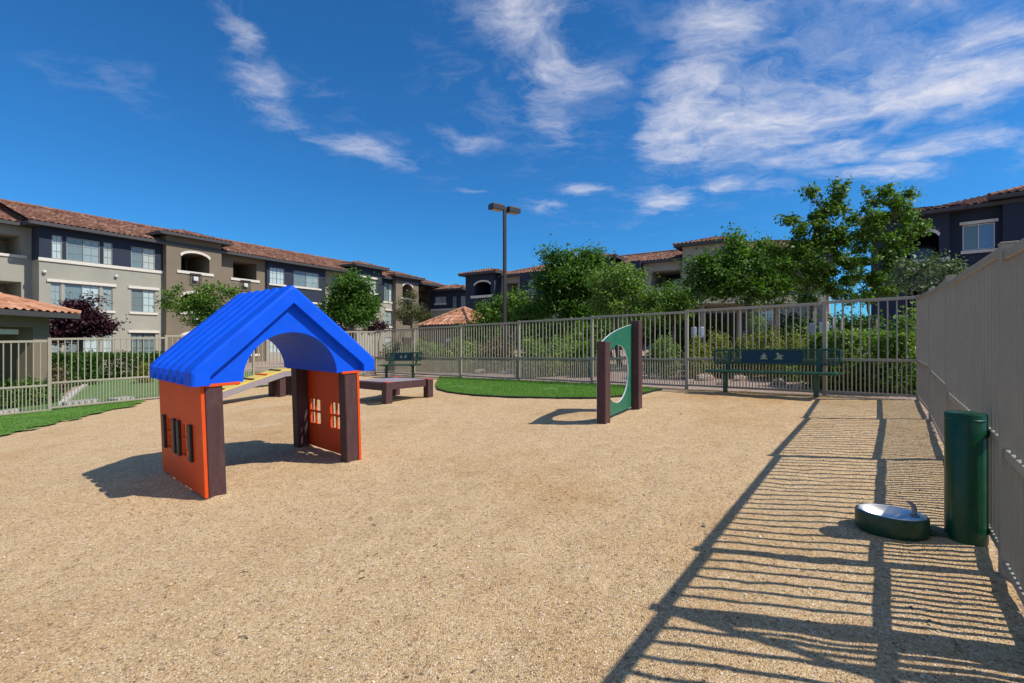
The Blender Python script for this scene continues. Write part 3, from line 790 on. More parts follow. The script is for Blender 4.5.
# ------------------------------------------------------------------ buildings
def hip_roof(parent, C0, d, nrm, L, W, z, pitch, tile=.30, seg=6, hip=(True, True), seed=0, tm='tile'):
    """tiled hip roof: C0 front eave corner (left seen from outside), d along the eave, nrm pointing outward (towards the viewer)"""
    rg = np.random.default_rng(seed); b = MB()
    d = Vector((d[0], d[1], 0)).normalized(); inn = -Vector((nrm[0], nrm[1], 0)).normalized(); C0 = Vector((C0[0], C0[1], z))
    def slope(o, e, i, Ls, run, hipL, hipR, fine=True):
        nt = max(1, round(Ls / tile)); tw = Ls / nt
        rows = max(1, round(run / .42)); rl = run / rows
        us = [(k, s_) for k in range(nt) for s_ in range(seg)] + [(nt, 0)]
        vs = []
        for r in range(rows): vs += [(r, 0.), (r, 1.)]
        V = np.zeros((len(vs), len(us), 3)); T = []
        for iu, (k, s_) in enumerate(us):
            u = (k + s_ / seg) * tw; ph = s_ / seg
            wv = .055 * math.sin(math.pi * min(1, ph / .62)) if ph < .62 else -.012 * math.sin(math.pi * (ph - .62) / .38)
            vm = run
            if hipL: vm = min(vm, u)
            if hipR: vm = min(vm, Ls - u)
            for iv, (r, t) in enumerate(vs):
                v = min((r + t) * rl, max(vm, 0)); 
                zz = pitch * v + wv + .03 * (1 - t)
                p = o + e * u + i * v; V[iv, iu] = (p.x, p.y, z + zz + .04)
        tc = rg.random((rows, nt)) * .8 + rg.random((1, nt)) * .2
        base = len(b.v); nu = len(us); b.v += [tuple(x) for x in V.reshape(-1, 3)]
        for iv in range(len(vs) - 1):
            for iu in range(nu - 1):
                q = (iv * nu + iu, iv * nu + iu + 1, (iv + 1) * nu + iu + 1, (iv + 1) * nu + iu)
                A = V[iv, iu]; B = V[iv + 1, iu]; A2 = V[iv, iu + 1]; B2 = V[iv + 1, iu + 1]
                if abs(A - B)[:2].sum() < 1e-6 and abs(A2 - B2)[:2].sum() < 1e-6 and iv % 2 == 0: continue
                b.f.append(tuple(base + x for x in q)); b.m.append(0); b.t.append(float(tc[min(rows - 1, iv // 2), min(nt - 1, iu // seg)]))
    run = min(W / 2, L / 2 if (hip[0] and hip[1]) else W / 2)
    slope(C0, d, inn, L, W / 2, hip[0], hip[1])
    if hip[0]: slope(C0 + inn * W, -inn, d, W, W / 2 if W < L else L / 2, True, True)
    if hip[1]: slope(C0 + d * L, inn, -d, W, W / 2 if W < L else L / 2, True, True)
    slope(C0 + d * L + inn * W, -d, -inn, L, W / 2, hip[1], hip[0])
    rf = b.build('roof', M[tm], parent, tint=True)
    # ridge and hip caps
    c = MB(); zr = z + pitch * run + .09
    A = C0 + inn * W / 2 + (d * min(run, L / 2) if hip[0] else d * 0); B = C0 + inn * W / 2 + d * L - (d * min(run, L / 2) if hip[1] else d * 0)
    A.z = B.z = zr
    def cap(p, q):
        Lc = (q - p).length; n_ = max(1, int(Lc / .45))
        for k in range(n_):
            s0, s1 = p.lerp(q, k / n_), p.lerp(q, (k + 1.02) / n_)
            c.tube([s0, s1], [.12, .10], 8)
    if (B - A).length > .3: cap(A, B)
    E = lambda v: Vector((v.x, v.y, z + .07))
    if hip[0]: cap(E(C0), A); cap(E(C0 + inn * W), A)
    if hip[1]: cap(E(C0 + d * L), B); cap(E(C0 + d * L + inn * W), B)
    if c.v: 
        c.t = list(rg.random(len(c.f)) * .5 + .35); c.build('ridge_cap', M[tm], rf, tint=True)
    # fascia and soffit
    f = MB(); pts = [C0, C0 + d * L, C0 + d * L + inn * W, C0 + inn * W]
    for k in range(4):
        p, q = pts[k], pts[(k + 1) % 4]; dv = (q - p).normalized()
        f.bar(p + Vector((0, 0, -.06)) + dv * .03, q + Vector((0, 0, -.06)) - dv * .03, .05, .20)
    ins = [p + (sum(pts, Vector()) / 4 - p).normalized() * .06 for p in pts]
    f.face([p + Vector((0, 0, -.12)) for p in ins])
    f.build('fascia', M['fascia'], rf)
    return rf

WR = np.random.default_rng(77)
BLINDS = ('glass_pale', 'glass_pale', 'glass_cream', 'glass_half')
class Facade:
    """a building front along a straight line; s runs to the right as seen from outside"""
    def __init__(s, root, O, d, nrm, z0):
        s.r = root; s.O = Vector((O[0], O[1], 0)); s.d = Vector((d[0], d[1], 0)).normalized(); s.n = Vector((nrm[0], nrm[1], 0)).normalized(); s.z0 = z0
    def S(s, px, off=0.):
        """distance along the facade plane (pushed out by off) where the sight line px meets it"""
        p = (px - 512) / F; o = s.O + s.n * off
        return (p * o.y - o.x) / (s.d.x - p * s.d.y)
    def P(s, a, off, z):
        q = s.O + s.d * a + s.n * off; return Vector((q.x, q.y, z))
    def Z(s, px, py, off=0.):
        a = s.S(px, off); Y = s.P(a, off, 0).y
        return EYE + (343 - py) / F * Y
    def block(s, s0, s1, off, depth, z1, colours, openings=(), belt=None):
        """colours: [(z_from, material)], openings: (s0, s1, z0, z1, depth, kind)"""
        b = MB(); mats = [M[c] for _, c in colours]
        ss = sorted({s0, s1, *[o[0] for o in openings], *[o[1] for o in openings]})
        zs = sorted({s.z0 - .3, z1, *[c[0] for c in colours[1:]], *[o[2] for o in openings], *[o[3] for o in openings]})
        ss = [x for x in ss if s0 - 1e-6 <= x <= s1 + 1e-6]; zs = [x for x in zs if s.z0 - .31 <= x <= z1 + 1e-6]
        def mi(z):
            k = 0
            for i, (zf, _) in enumerate(colours):
                if z >= zf: k = i
            return k
        for i in range(len(ss) - 1):
            for j in range(len(zs) - 1):
                cx, cz = (ss[i] + ss[i + 1]) / 2, (zs[j] + zs[j + 1]) / 2
                if any(o[0] < cx < o[1] and o[2] < cz < o[3] for o in openings): continue
                b.face([s.P(ss[i], off, zs[j]), s.P(ss[i + 1], off, zs[j]), s.P(ss[i + 1], off, zs[j + 1]), s.P(ss[i], off, zs[j + 1])], mi(cz))
        for j in range(len(zs) - 1):
            cz = (zs[j] + zs[j + 1]) / 2
            for a in (s0, s1):
                b.face([s.P(a, off, zs[j]), s.P(a, off - depth, zs[j]), s.P(a, off - depth, zs[j + 1]), s.P(a, off, zs[j + 1])], mi(cz))
        b.face([s.P(s0, off, z1), s.P(s1, off, z1), s.P(s1, off - depth, z1), s.P(s0, off - depth, z1)])
        b.face([s.P(s0, off - depth, s.z0 - .3), s.P(s1, off - depth, s.z0 - .3), s.P(s1, off - depth, z1), s.P(s0, off - depth, z1)])
        for (a0, a1, h0, h1, dp, kind) in openings:
            c = mi((h0 + h1) / 2)
            for (x0, y0, x1, y1) in ((a0, h0, a1, h0), (a1, h0, a1, h1), (a1, h1, a0, h1), (a0, h1, a0, h0)):
                b.face([s.P(x0, off, y0), s.P(x1, off, y1), s.P(x1, off - dp, y1), s.P(x0, off - dp, y0)], c)
            if kind == 'balcony':
                b.face([s.P(a0, off - dp, h0), s.P(a1, off - dp, h0), s.P(a1, off - dp, h1), s.P(a0, off - dp, h1)], c)
        w = b.build('wall', mats, s.r)
        for o in openings:
            a0, a1, h0, h1, dp, kind = o
            if kind == 'balcony':
                m = MB(); cw = min(1.8, (a1 - a0) * .75); ca = (a0 + a1) / 2       # glazed door in the back of the loggia
                m.obox(s.P(ca, off - dp + .03, h0 - .3 + 1.05), s.d, s.n, (0, 0, 1), cw / 2, .02, 1.0, 0); m.build('balcony_door', M['glass_dark'], w)
            else: s.window(a0, a1, h0, h1, off - dp, kind, w)
        return w
    def window(s, a0, a1, h0, h1, off, kind, parent):
        f = MB(); t = .05; dm = Vector((0, 0, 1)); npan = 2 if (a1 - a0) > 1.1 else 1
        for z in (h0 + t / 2, h1 - t / 2): f.obox(s.P((a0 + a1) / 2, off + .03, z), s.d, s.n, dm, (a1 - a0) / 2, .03, t / 2)
        xs_ = [a0 + t / 2, a1 - t / 2] + ([(a0 + a1) / 2] if npan == 2 else [])
        for x in xs_: f.obox(s.P(x, off + .03, (h0 + h1) / 2), s.d, s.n, dm, t / 2, .029, (h1 - h0) / 2 - t)
        # slim glazing bars
        for k in range(npan if kind != 'sky' else 0):
            w = (a1 - a0) / npan; x0 = a0 + w * k
            f.obox(s.P(x0 + w / 2, off + .018, (h0 + h1) / 2), s.d, s.n, dm, .011, .012, (h1 - h0) / 2 - t)
            for q in (1, 2): f.obox(s.P(x0 + w / 2, off + .017, h0 + (h1 - h0) * q / 3), s.d, s.n, dm, w / 2 - t, .011, .010)
        fr = f.build('window', M['iron'] if kind == 'dim' else M['frame'] if kind == 'sky' else M['wframe'], parent)
        for k in range(npan):
            w = (a1 - a0) / npan; x0 = a0 + w * k + t; x1 = a0 + w * (k + 1) - t
            m = MB(); m.face([s.P(x0 - .02, off + .006, h0 + t - .02), s.P(x1 + .02, off + .006, h0 + t - .02), s.P(x1 + .02, off + .006, h1 - t + .02), s.P(x0 - .02, off + .006, h1 - t + .02)])
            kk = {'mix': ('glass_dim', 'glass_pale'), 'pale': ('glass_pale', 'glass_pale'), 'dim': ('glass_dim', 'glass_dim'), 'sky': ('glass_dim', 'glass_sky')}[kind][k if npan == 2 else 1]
            kk = BLINDS[int(WR.integers(0, 4))] if kk == 'glass_pale' else kk
            m.build('pane', M[kk], fr)
    def band(s, s0, s1, off, z, h=.18, t=.07, name='trim', m='trim'):
        b = MB(); b.obox(s.P((s0 + s1) / 2, off + t / 2 + .002, z), s.d, s.n, (0, 0, 1), (s1 - s0) / 2, t / 2, h / 2, 0, .008); return b.build(name, M[m], s.r)
    def arch(s, a0, a1, off, ztop, rise, wallmat, trim=True):
        """spandrels that turn the square head of an opening into a segmental arch, with a cream band"""
        n_ = 14; b = MB(); c = (a0 + a1) / 2; hw = (a1 - a0) / 2; P0, P1 = [], []
        for k in range(n_ + 1):
            x = a0 + (a1 - a0) * k / n_; u = (x - c) / hw; z = ztop - rise + rise * math.sqrt(max(0, 1 - u * u * .96))
            P0.append((x, z)); P1.append((x, ztop + .01))
        for o in (off - .003, off - .25): b.grid([[s.P(x, o, z) for x, z in P0], [s.P(x, o, z) for x, z in P1]])
        b.grid([[s.P(x, off - .003, z) for x, z in P0], [s.P(x, off - .25, z) for x, z in P0]])
        b.build('arch_head', M[wallmat], s.r)
        if trim:
            t = MB(); 
            R0 = [(x, z + .0) for x, z in P0]; R1 = [(c + (x - c) * 1.08, z + .16) for x, z in P0]
            for o in (off + .05,): t.grid([[s.P(x, o, z) for x, z in R0], [s.P(x, o, z) for x, z in R1]])
            t.grid([[s.P(x, off + .05, z) for x, z in R1], [s.P(x, off - .01, z) for x, z in R1]]); t.grid([[s.P(x, off + .05, z) for x, z in R0], [s.P(x, off - .01, z) for x, z in R0]])
            t.build('arch_trim', M['trim'], s.r)
    def railing(s, a0, a1, off, z0, z1):
        """black iron balustrade panel with a square plate in it"""
        b = MB()
        for z in (z0, z1): b.obox(s.P((a0 + a1) / 2, off, z), s.d, s.n, (0, 0, 1), (a1 - a0) / 2, .02, .02)
        n_ = max(2, int((a1 - a0) / .11))
        for k in range(n_ + 1): b.obox(s.P(a0 + (a1 - a0) * k / n_, off, (z0 + z1) / 2), s.d, s.n, (0, 0, 1), .012, .012, (z1 - z0) / 2)
        rl = b.build('railing', M['iron'], s.r)
        b = MB(); b.obox(s.P((a0 + a1) / 2, off + .03, (z0 + z1) / 2), s.d, s.n, (0, 0, 1), .15, .008, .15); b.build('rail_plate', M['frame'], rl)
    def roof(s, s0, s1, off, W, z, pitch, hip=(True, True), seed=0, ov=.55, seg=6):
        return hip_roof(s.r, s.P(s0 - ov, off + ov, 0), s.d, s.n, s1 - s0 + 2 * ov, W + 2 * ov, z, pitch, hip=hip, seed=seed, seg=seg)
    def wall_light(s, a, off, z):
        b = MB(); p = s.P(a, off + .08, z); b.lathe(p, [(.001, .1), (.08, .07), (.10, 0), (.08, -.07), (.001, -.1)], 12); b.build('wall_light', M['frame'], s.r, smooth=True)

# --- long apartment building on the left
LB = thing('apartment_building', (-20, 40, -.4), 'long three storey taupe and navy apartment block with terracotta roof', 'building', 'apartment buildings round the dog park')
fl = Facade(LB, (-26.95, 30.8), (.514, .857), (.857, -.514), -.45)
EZ = 8.62; B3 = 6.50; 
def win(f, p0, p1, z0, z1, kind, off=0., dp=.10): return (f.S(p0, off), f.S(p1, off), z0, z1, dp, kind)
W3 = (6.62, 8.06); W2 = (3.60, 5.16); W1 = (.62, 2.15)
ops = []
for p0, p1, k in ((51.8, 62.5, 'pale'), (66.4, 100, 'mix'), (103.5, 112.7, 'pale'), (131, 155.3, 'mix')): ops.append(win(fl, p0, p1, *W3, k))
for p0, p1, k in ((50.4, 61.2, 'pale'), (64.4, 99.6, 'mix'), (102.5, 112.7, 'pale'), (131, 155.3, 'mix')): ops.append(win(fl, p0, p1, *W2, k))
for p0, p1, k in ((50.4, 61.2, 'pale'), (64.4, 99.6, 'mix'), (102.5, 112.7, 'pale'), (131, 155.3, 'dim')): ops.append(win(fl, p0, p1, *W1, k))
sA, sB = fl.S(39), fl.S(166)
fl.block(sA, sB, 0, 12, EZ, [(-9, 'taupe'), (B3, 'navy')], ops)
fl.band(sA - .04, sB, 0, B3, .20)
for z in (5.27, 2.26):
    fl.band(fl.S(46.5), fl.S(116), 0, z, .17, .09, 'lintel'); fl.band(fl.S(128), fl.S(159), 0, z, .17, .09, 'lintel')
for z in (3.52, .53):
    fl.band(fl.S(47.5), fl.S(115), 0, z, .15, .08, 'sill'); fl.band(fl.S(129), fl.S(157.5), 0, z, .15, .08, 'sill')
fl.wall_light(fl.S(44), 0, 5.75); fl.wall_light(fl.S(115.8), 0, 5.9)
for px_d in (165.4,):
    b = MB(); b.tube([fl.P(fl.S(px_d), .06, -.5), fl.P(fl.S(px_d), .06, EZ - .1)], .055, 8); b.build('downpipe', M['lamp'], LB)
# set-back wing with loggias at the far left
sw0, sw1 = sA - 8.5, sA + .01
ob = [(sA - 3.9, sA - .45, 6.75, 7.95, 3.0, 'balcony'), (sA - 7.9, sA - 4.5, 6.75, 7.95, 3.0, 'balcony'), (sA - 3.9, sA - .45, 3.6, 5.15, 3.0, 'balcony'), (sA - 7.9, sA - 4.5, 3.6, 5.15, 3.0, 'balcony')]
fl.block(sw0, sw1, -1.3, 10, EZ, [(-9, 'taupe')], ob)
for z in (6.68, 3.52): fl.band(sA - 4.2, sA - .2, -1.3, z, .16); fl.band(sA - 8.2, sA - 4.3, -1.3, z, .16)
# brown bay with arched loggias
s2a, s2b = fl.S(166.3, .5), fl.S(221.5, .5)
E2z = 9.25
a0, a1 = fl.S(181, .5), fl.S(209.5, .5)
z_a = (6.72, 8.12); z_b = (3.75, 5.15); z_c = (.55, 2.2)
fl.block(s2a, s2b, .5, 9, E2z, [(-9, 'brown')], [(a0, a1, *z_a, 3.2, 'balcony'), (a0, a1, *z_b, 3.2, 'balcony'), (a0, a1, *z_c, 3.2, 'balcony')])
for z in (z_a, z_b, z_c):
    fl.arch(a0, a1, .5, z[1], .45, 'brown'); fl.band(a0 - .28, a1 + .28, .5, z[0] - .08, .20)
    fl.railing(fl.S(189.5, .5), fl.S(200.5, .5), .62, z[0] - .85, z[0] - .12)
fl.roof(s2a, s2b, .5, 7.5, E2z, .32, seed=3)
# brown recess with square loggias
s3a, s3b = s2b - .01, fl.S(265.5, -.2)
b0, b1 = fl.S(233, -.2), fl.S(256.5, -.2)
fl.block(s3a, s3b, -.2, 9, EZ, [(-9, 'brown')], [(b0, b1, *z_a, 3.2, 'balcony'), (b0, b1, *z_b, 3.2, 'balcony'), (b0, b1, *z_c, 3.2, 'balcony')])
for z in (z_a, z_b, z_c):
    fl.band(b0 - .2, b1 + .25, -.2, z[0] - .08, .2); fl.railing(fl.S(240, -.2), fl.S(250, -.2), -.08, z[0] - .85, z[0] - .12)
# navy part
s4a, s4b = s3b - .01, fl.S(325.5)
on = [win(fl, 269.8, 284.5, 6.6, 8.0, 'pale'), win(fl, 293.8, 319, 6.6, 8.0, 'mix'), win(fl, 269.8, 284.5, 3.6, 5.1, 'pale'), win(fl, 293.8, 319, 3.6, 5.1, 'mix'), win(fl, 269.8, 284.5, .62, 2.15, 'pale'), win(fl, 293.8, 319, .62, 2.15, 'mix')]
fl.block(s4a, s4b, 0, 9, EZ, [(-9, 'taupe'), (2.9, 'navy')], on)
for z in (6.52, 3.52):
    fl.band(fl.S(268.6), fl.S(286), 0, z, .16, .08, 'sill'); fl.band(fl.S(292.5), fl.S(321), 0, z, .16, .08, 'sill')
fl.band(fl.S(292.5), fl.S(321), 0, 5.2, .16, .08, 'lintel')
# behind the round tree
s5a, s5b = s4b - .01, fl.S(357)
fl.block(s5a, s5b, -.6, 9, EZ, [(-9, 'taupe')], [win(fl, 332, 346, 3.6, 5.1, 'mix', -.6), win(fl, 332, 346, 6.6, 8.0, 'mix', -.6)])
s6a, s6b = fl.S(356.5, .6), fl.S(382, .6)
fl.block(s6a, s6b, .6, 9, EZ + .75, [(-9, 'taupe'), (5.7, 'navy')], [win(fl, 361, 376.5, 6.7, 8.1, 'pale', .6), win(fl, 361, 376.5, 3.6, 5.1, 'mix', .6)])
fl.band(fl.S(360, .6), fl.S(377.5, .6), .6, 8.25, .2, .09, 'lintel'); fl.band(fl.S(360, .6), fl.S(377.5, .6), .6, 6.6, .2, .09, 'sill')
fl.roof(s6a, s6b, .6, 8, EZ + .75, .32, seed=4)
s7a, s7b = s6b - .01, fl.S(395.8)
fl.block(s7a, s7b, 0, 9, EZ, [(-9, 'taupe'), (5.9, 'navy')], [win(fl, 384.2, 394.4, 6.1, 8.0, 'mix'), win(fl, 385.2, 392.2, 3.3, 5.0, 'mix'), win(fl, 385.2, 392.2, .6, 2.1, 'mix')])
fl.band(s7a + .7, s7b, 0, 5.95, .2); fl.band(fl.S(384.6), fl.S(393), 0, 5.12, .15, .09, 'lintel'); fl.band(fl.S(384.6), fl.S(393), 0, 3.22, .15, .09, 'sill')
s8a, s8b = fl.S(395.9, .5), fl.S(418.5, .5)
c0, c1 = fl.S(402.5, .5), fl.S(412.5, .5)
fl.block(s8a, s8b, .5, 9, EZ + .35, [(-9, 'brown')], [(c0, c1, 6.6, 8.2, 3.0, 'balcony'), (c0, c1, 3.5, 5.0, 3.0, 'balcony'), (c0, c1, .5, 2.1, 3.0, 'balcony')])
fl.arch(c0, c1, .5, 8.2, .5, 'brown'); fl.band(c0 - .25, c1 + .25, .5, 6.5, .2)
fl.roof(s8a, s8b, .5, 7, EZ + .35, .32, seed=5)
s9a, s9b = s8b - .01, fl.S(432, -1.5)
fl.block(s9a, s9b, -1.5, 8, EZ - .1, [(-9, 'brown')], [(s9a + 1.2, s9b - .5, z, z + 1.6, 3.0, 'balcony') for z in (6.4, 3.4, .5)])
fl.roof(sA, s9b, 0, 11.5, EZ, .33, hip=(False, True), seed=2)
fl.roof(sw0, sA + 1, -1.3, 8.9, EZ - .02, .33, hip=(True, False), seed=7)
# end wing turned towards the yard
wk = Facade(LB, (at(431, 343, 60).x, 60), (.9, -.43), (-.43, -.9), -.45)
k0, k1 = 0, wk.S(461)
wk.block(k0, k1, 0, 9, EZ - .6, [(-9, 'taupe'), (5.6, 'navy')], [win(wk, 435, 446, 6.4, 7.2, 'pale'), win(wk, 452, 456.5, 5.0, 7.2, 'dim'), win(wk, 435, 446, 2.9, 4.3, 'mix')])
wk.band(k0, k1, 0, 5.6, .2); wk.band(wk.S(434.4), wk.S(446.6), 0, 6.3, .2, .09, 'sill')
wk.roof(k0, k1, 0, 8, EZ - .6, .32, seed=6)

# --- building behind the trees in the middle
MBd = thing('apartment_building', (8, 44, .3), 'navy and grey apartment block half hidden behind the dense trees', 'building', 'apartment buildings round the dog park')
O = Vector((at(465, 343, 52).x, 52)); dM = Vector((.825, -.565))
fm = Facade(MBd, O, dM, (-.565, -.825), .3)
ME = 8.45
def mblk(p0, p1, off, ze, cols, ops=(), depth=9): fm.block(fm.S(p0, off), fm.S(p1, off), off, depth, ze, cols, ops)
q0, q1 = fm.S(474.5, .3), fm.S(490.5, .3)
mblk(465.5, 494, .3, ME + .35, [(-9, 'navy')], [(q0, q1, 6.5, 7.9, 3.0, 'balcony'), (q0, q1, 3.4, 4.9, 3.0, 'balcony')])
fm.arch(q0, q1, .3, 7.9, .5, 'navy'); fm.band(q0 - .5, q1 + .3, .3, 6.35, .25)
fm.roof(fm.S(465.5, .3), fm.S(494, .3), .3, 7, ME + .35, .30, seed=12)
q0, q1 = fm.S(505.5, -1), fm.S(518, -1)
mblk(494, 520, -1, ME, [(-9, 'taupe')], [(q0, q1, 6.3, 7.7, 3.0, 'balcony'), (q0, q1, 3.3, 4.8, 3.0, 'balcony')])
mblk(519.8, 560, 0, ME, [(-9, 'taupe'), (5.9, 'navy')], [win(fm, 528, 537, 6.2, 7.7, 'pale'), win(fm, 528, 537, 3.2, 4.7, 'pale')])
fm.band(fm.S(519.8), fm.S(560), 0, 5.95, .22)
mblk(559.8, 628.5, -.8, ME, [(-9, 'taupe')], [win(fm, 600, 612, 6.2, 7.7, 'pale', -.8), win(fm, 600, 612, 3.2, 4.7, 'pale', -.8)])
mblk(584, 612, .2, ME + .6, [(-9, 'navy')])
fm.roof(fm.S(584, .2), fm.S(612, .2), .2, 8, ME + .6, .30, seed=13)
mblk(628, 640, 0, ME + .1, [(-9, 'navy')], [win(fm, 630, 634, 6.0, 7.4, 'pale')])
q0, q1 = fm.S(651, -.8), fm.S(681, -.8)
mblk(639.8, 683, -.8, ME, [(-9, 'taupe')], [(q0, q1, 6.2, 7.6, 3.2, 'balcony'), (q0, q1, 3.2, 4.7, 3.2, 'balcony')])
mblk(682.5, 736, .2, ME + .9, [(-9, 'taupe')], [win(fm, 692, 702, 6.1, 7.6, 'pale', .2), win(fm, 692, 702, 3.1, 4.6, 'pale', .2)])
fm.roof(fm.S(682.5, .2), fm.S(736, .2), .2, 8, ME + .9, .30, seed=14)
mblk(735.8, 828, -.5, ME, [(-9, 'taupe'), (5.9, 'navy')], [win(fm, 760, 775, 6.1, 7.6, 'pale', -.5), win(fm, 795, 810, 6.1, 7.6, 'mix', -.5), win(fm, 760, 775, 3.1, 4.6, 'pale', -.5)])
fm.roof(fm.S(494), fm.S(828), -.8, 9, ME, .30, seed=15)

# --- dark building at the right
RB = thing('apartment_building', (24, 27, .6), 'dark navy apartment block rising above the shaded fence', 'building', 'apartment buildings round the dog park')
dR = Vector((.76, -.65)); nR = Vector((-.65, -.76))
fr = Facade(RB, (at(962, 343, 26).x, 26), dR, nR, .3)
RE = 8.75
r0a, r0b = fr.S(871, .6), fr.S(949.5, .6)
q0, q1 = fr.S(905, .6), fr.S(939, .6)
fr.block(r0a, r0b, .6, 9, RE - .1, [(-9, 'navy')], [(q0, q1, 6.1, 7.65, 3.2, 'balcony'), (q0, q1, 3.1, 4.6, 3.2, 'balcony')])
fr.arch(q0, q1, .6, 7.65, .45, 'navy'); fr.band(fr.S(893, .6), fr.S(950, .6), .6, 6.0, .2); fr.band(fr.S(893, .6), fr.S(946, .6), .6, 2.95, .2)
fr.railing(fr.S(908, .6), fr.S(925, .6), .72, 5.15, 5.95)
r1b = fr.S(1002)
fr.block(r0b - .01, r1b, 0, 9, RE, [(-9, 'navy')], [win(fr, 962.5, 995, fr.Z(978, 249.5), fr.Z(978, 224), 'sky'), win(fr, 962.5, 995, 3.3, 4.7, 'sky')])
fr.band(fr.S(959.5), fr.S(998.5), 0, fr.Z(978, 222.2), .16, .1, 'lintel'); fr.band(fr.S(960.5), fr.S(999), 0, fr.Z(978, 251.5), .16, .1, 'sill')
fr.block(r1b - .01, r1b + 9, .5, 9, RE + .22, [(-9, 'navy')], [(r1b + 2, r1b + 3.8, 6.2, 7.7, .1, 'sky')])
fr.roof(r0a, r0b, .6, 6, RE - .1, .3, seed=21)
fr.roof(r0b - 1, r1b + 2, 0, 9, RE, .33, seed=22)
fr.roof(r1b, r1b + 9, .5, 9, RE + .22, .33, seed=23)

# --- tiled pavilion at the left edge
PV = thing('pavilion', (-20, 15, -.4), 'open brown pavilion with terracotta hip roof beside the pale fence', 'pavilion')
PZ = 2.62
def pv_box(name, x0, x1, y0, y1, z0, z1, m='brown', bev=.01):
    b = MB(); b.box(((x0 + x1) / 2, (y0 + y1) / 2, (z0 + z1) / 2), (x1 - x0) / 2, (y1 - y0) / 2, (z1 - z0) / 2, 0, bev); return b.build(name, M[m], PV)
pv_box('column', -19.05, -18.4, 18.45, 19.1, -.8, PZ - .55); pv_box('column', -19.05, -18.4, 14.6, 15.2, -.8, PZ - .55); pv_box('column', -19.05, -18.4, 10.6, 11.2, -.8, PZ - .55)
pv_box('beam', -19.05, -18.4, 10.5, 19.1, PZ - .548, PZ - .05); pv_box('wall', -24.6, -24.2, 10.5, 19.1, -.8, PZ - .1, 'dark')
pv_box('wall', -24.198, -19.052, 18.7, 19.1, -.8, PZ - .06, 'brown')
pv_box('signboard', -18.9, -18.7, 15.25, 18.2, PZ - .82, PZ - .62, 'trim')
hip_roof(PV, (-17.75, 9.9, 0), (0, 1, 0), (1, 0, 0), 9.85, 7.6, PZ, .36, seed=31, tm='tile_orange')
# table under it
tbl = thing('picnic_table', (-19.7, 17.2, g(-19.7, 17.2)), 'white table standing in the dark pavilion', 'table')
b = MB(); b.box((-19.7, 17.2, g(-19.7, 17.2) + .74), .4, .9, .03, 0, .01); b.build('tabletop', M['frame'], tbl)
for yy in (16.6, 17.8):
    b = MB(); b.box((-19.7, yy, g(-19.7, 17.2) + .35), .3, .04, .36, 0, .01); b.build('leg', M['frame'], tbl)

# --- small tiled kiosk in the middle distance
KC = Vector((at(464, 343, 31.5).x, 31.5)); KZ = EYE + (343 - 325.5) / F * 29.5
KS = thing('kiosk', (KC.x, KC.y, .3), 'small square kiosk with bright terracotta pyramid roof', 'kiosk')
b = MB(); b.box((KC.x, KC.y, KZ / 2), 1.5, 1.5, KZ / 2 - .05, 0, .01, rz=-.55); b.build('wall', M['brown'], KS)
kd = Vector((math.cos(-.55), math.sin(-.55), 0)); kn = Vector((kd.y, -kd.x, 0))
kc0 = Vector((KC.x, KC.y, 0)) - kd * 2.05 + kn * 2.05
hip_roof(KS, kc0, kd, kn, 4.1, 4.1, KZ, .56, seed=33, tile=.26, tm='tile_orange')
b = MB(); q = Vector((KC.x, KC.y, KZ - .9)) + kn * 1.64; b.obox(q, kd, kn, (0, 0, 1), .18, .02, .12, 0, .01); b.build('notice', M['frame'], KS)

# --- carport with a tan fascia behind the hedge
CP = thing('carport', (7.0, 22, .6), 'flat roofed carport with tan fascia behind the hedge trees', 'carport')
cz = EYE + (343 - 300) / F * 20
x0, x1 = at(705, 343, 20).x, at(818, 343, 20).x
b = MB(); b.box(((x0 + x1) / 2, 22.4, cz), (x1 - x0) / 2 + .2, 2.6, .16, 0, .01); b.build('roof_deck', M['taupe'], CP)
for k in range(4):
    x = x0 + (x1 - x0) * k / 3; b = MB(); b.box((x, 20.3, cz / 2), .08, .08, cz / 2 - .18, 0, .01); b.build('column', M['taupe'], CP)
b = MB(); b.box(((x0 + x1) / 2, 25.2, cz / 2), (x1 - x0) / 2 + .2, .1, cz / 2 - .18, 0); b.build('wall', M['navy'], CP)
def cabinet(px0, px1, py0, py1, Y, label):
    p, q = at(px0, py0, Y), at(px1, py1, Y); c = (p + q) / 2; zb = g(c.x, c.y)
    r = thing('utility_cabinet', (c.x, c.y, zb), label, 'utility cabinet', 'pale utility cabinets beyond the fence')
    b = MB(); b.box((c.x, c.y, (p.z + q.z) / 2), abs(q.x - p.x) / 2, .12, abs(p.z - q.z) / 2, 0, .02); cb_ = b.build('cabinet_box', M['box'], r)
    b = MB(); b.box((c.x, c.y, (zb - .1 + q.z) / 2), .05, .05, (q.z - zb + .1) / 2 - .004, 0, .005); b.build('stand', M['iron'], r)
cabinet(692.2, 695.4, 327, 338, 15.5, 'narrow pale cabinet on a post, nearer the fence post'); cabinet(699.2, 703.0, 327, 338, 15.5, 'wider pale cabinet of the pair beyond the fence')
cabinet(811.5, 813.4, 323, 337, 12.8, 'slim white cabinet seen beside the fence post above the bench'); cabinet(821.5, 826.5, 322, 336, 12.8, 'bluish white cabinet above the clipped hedge')

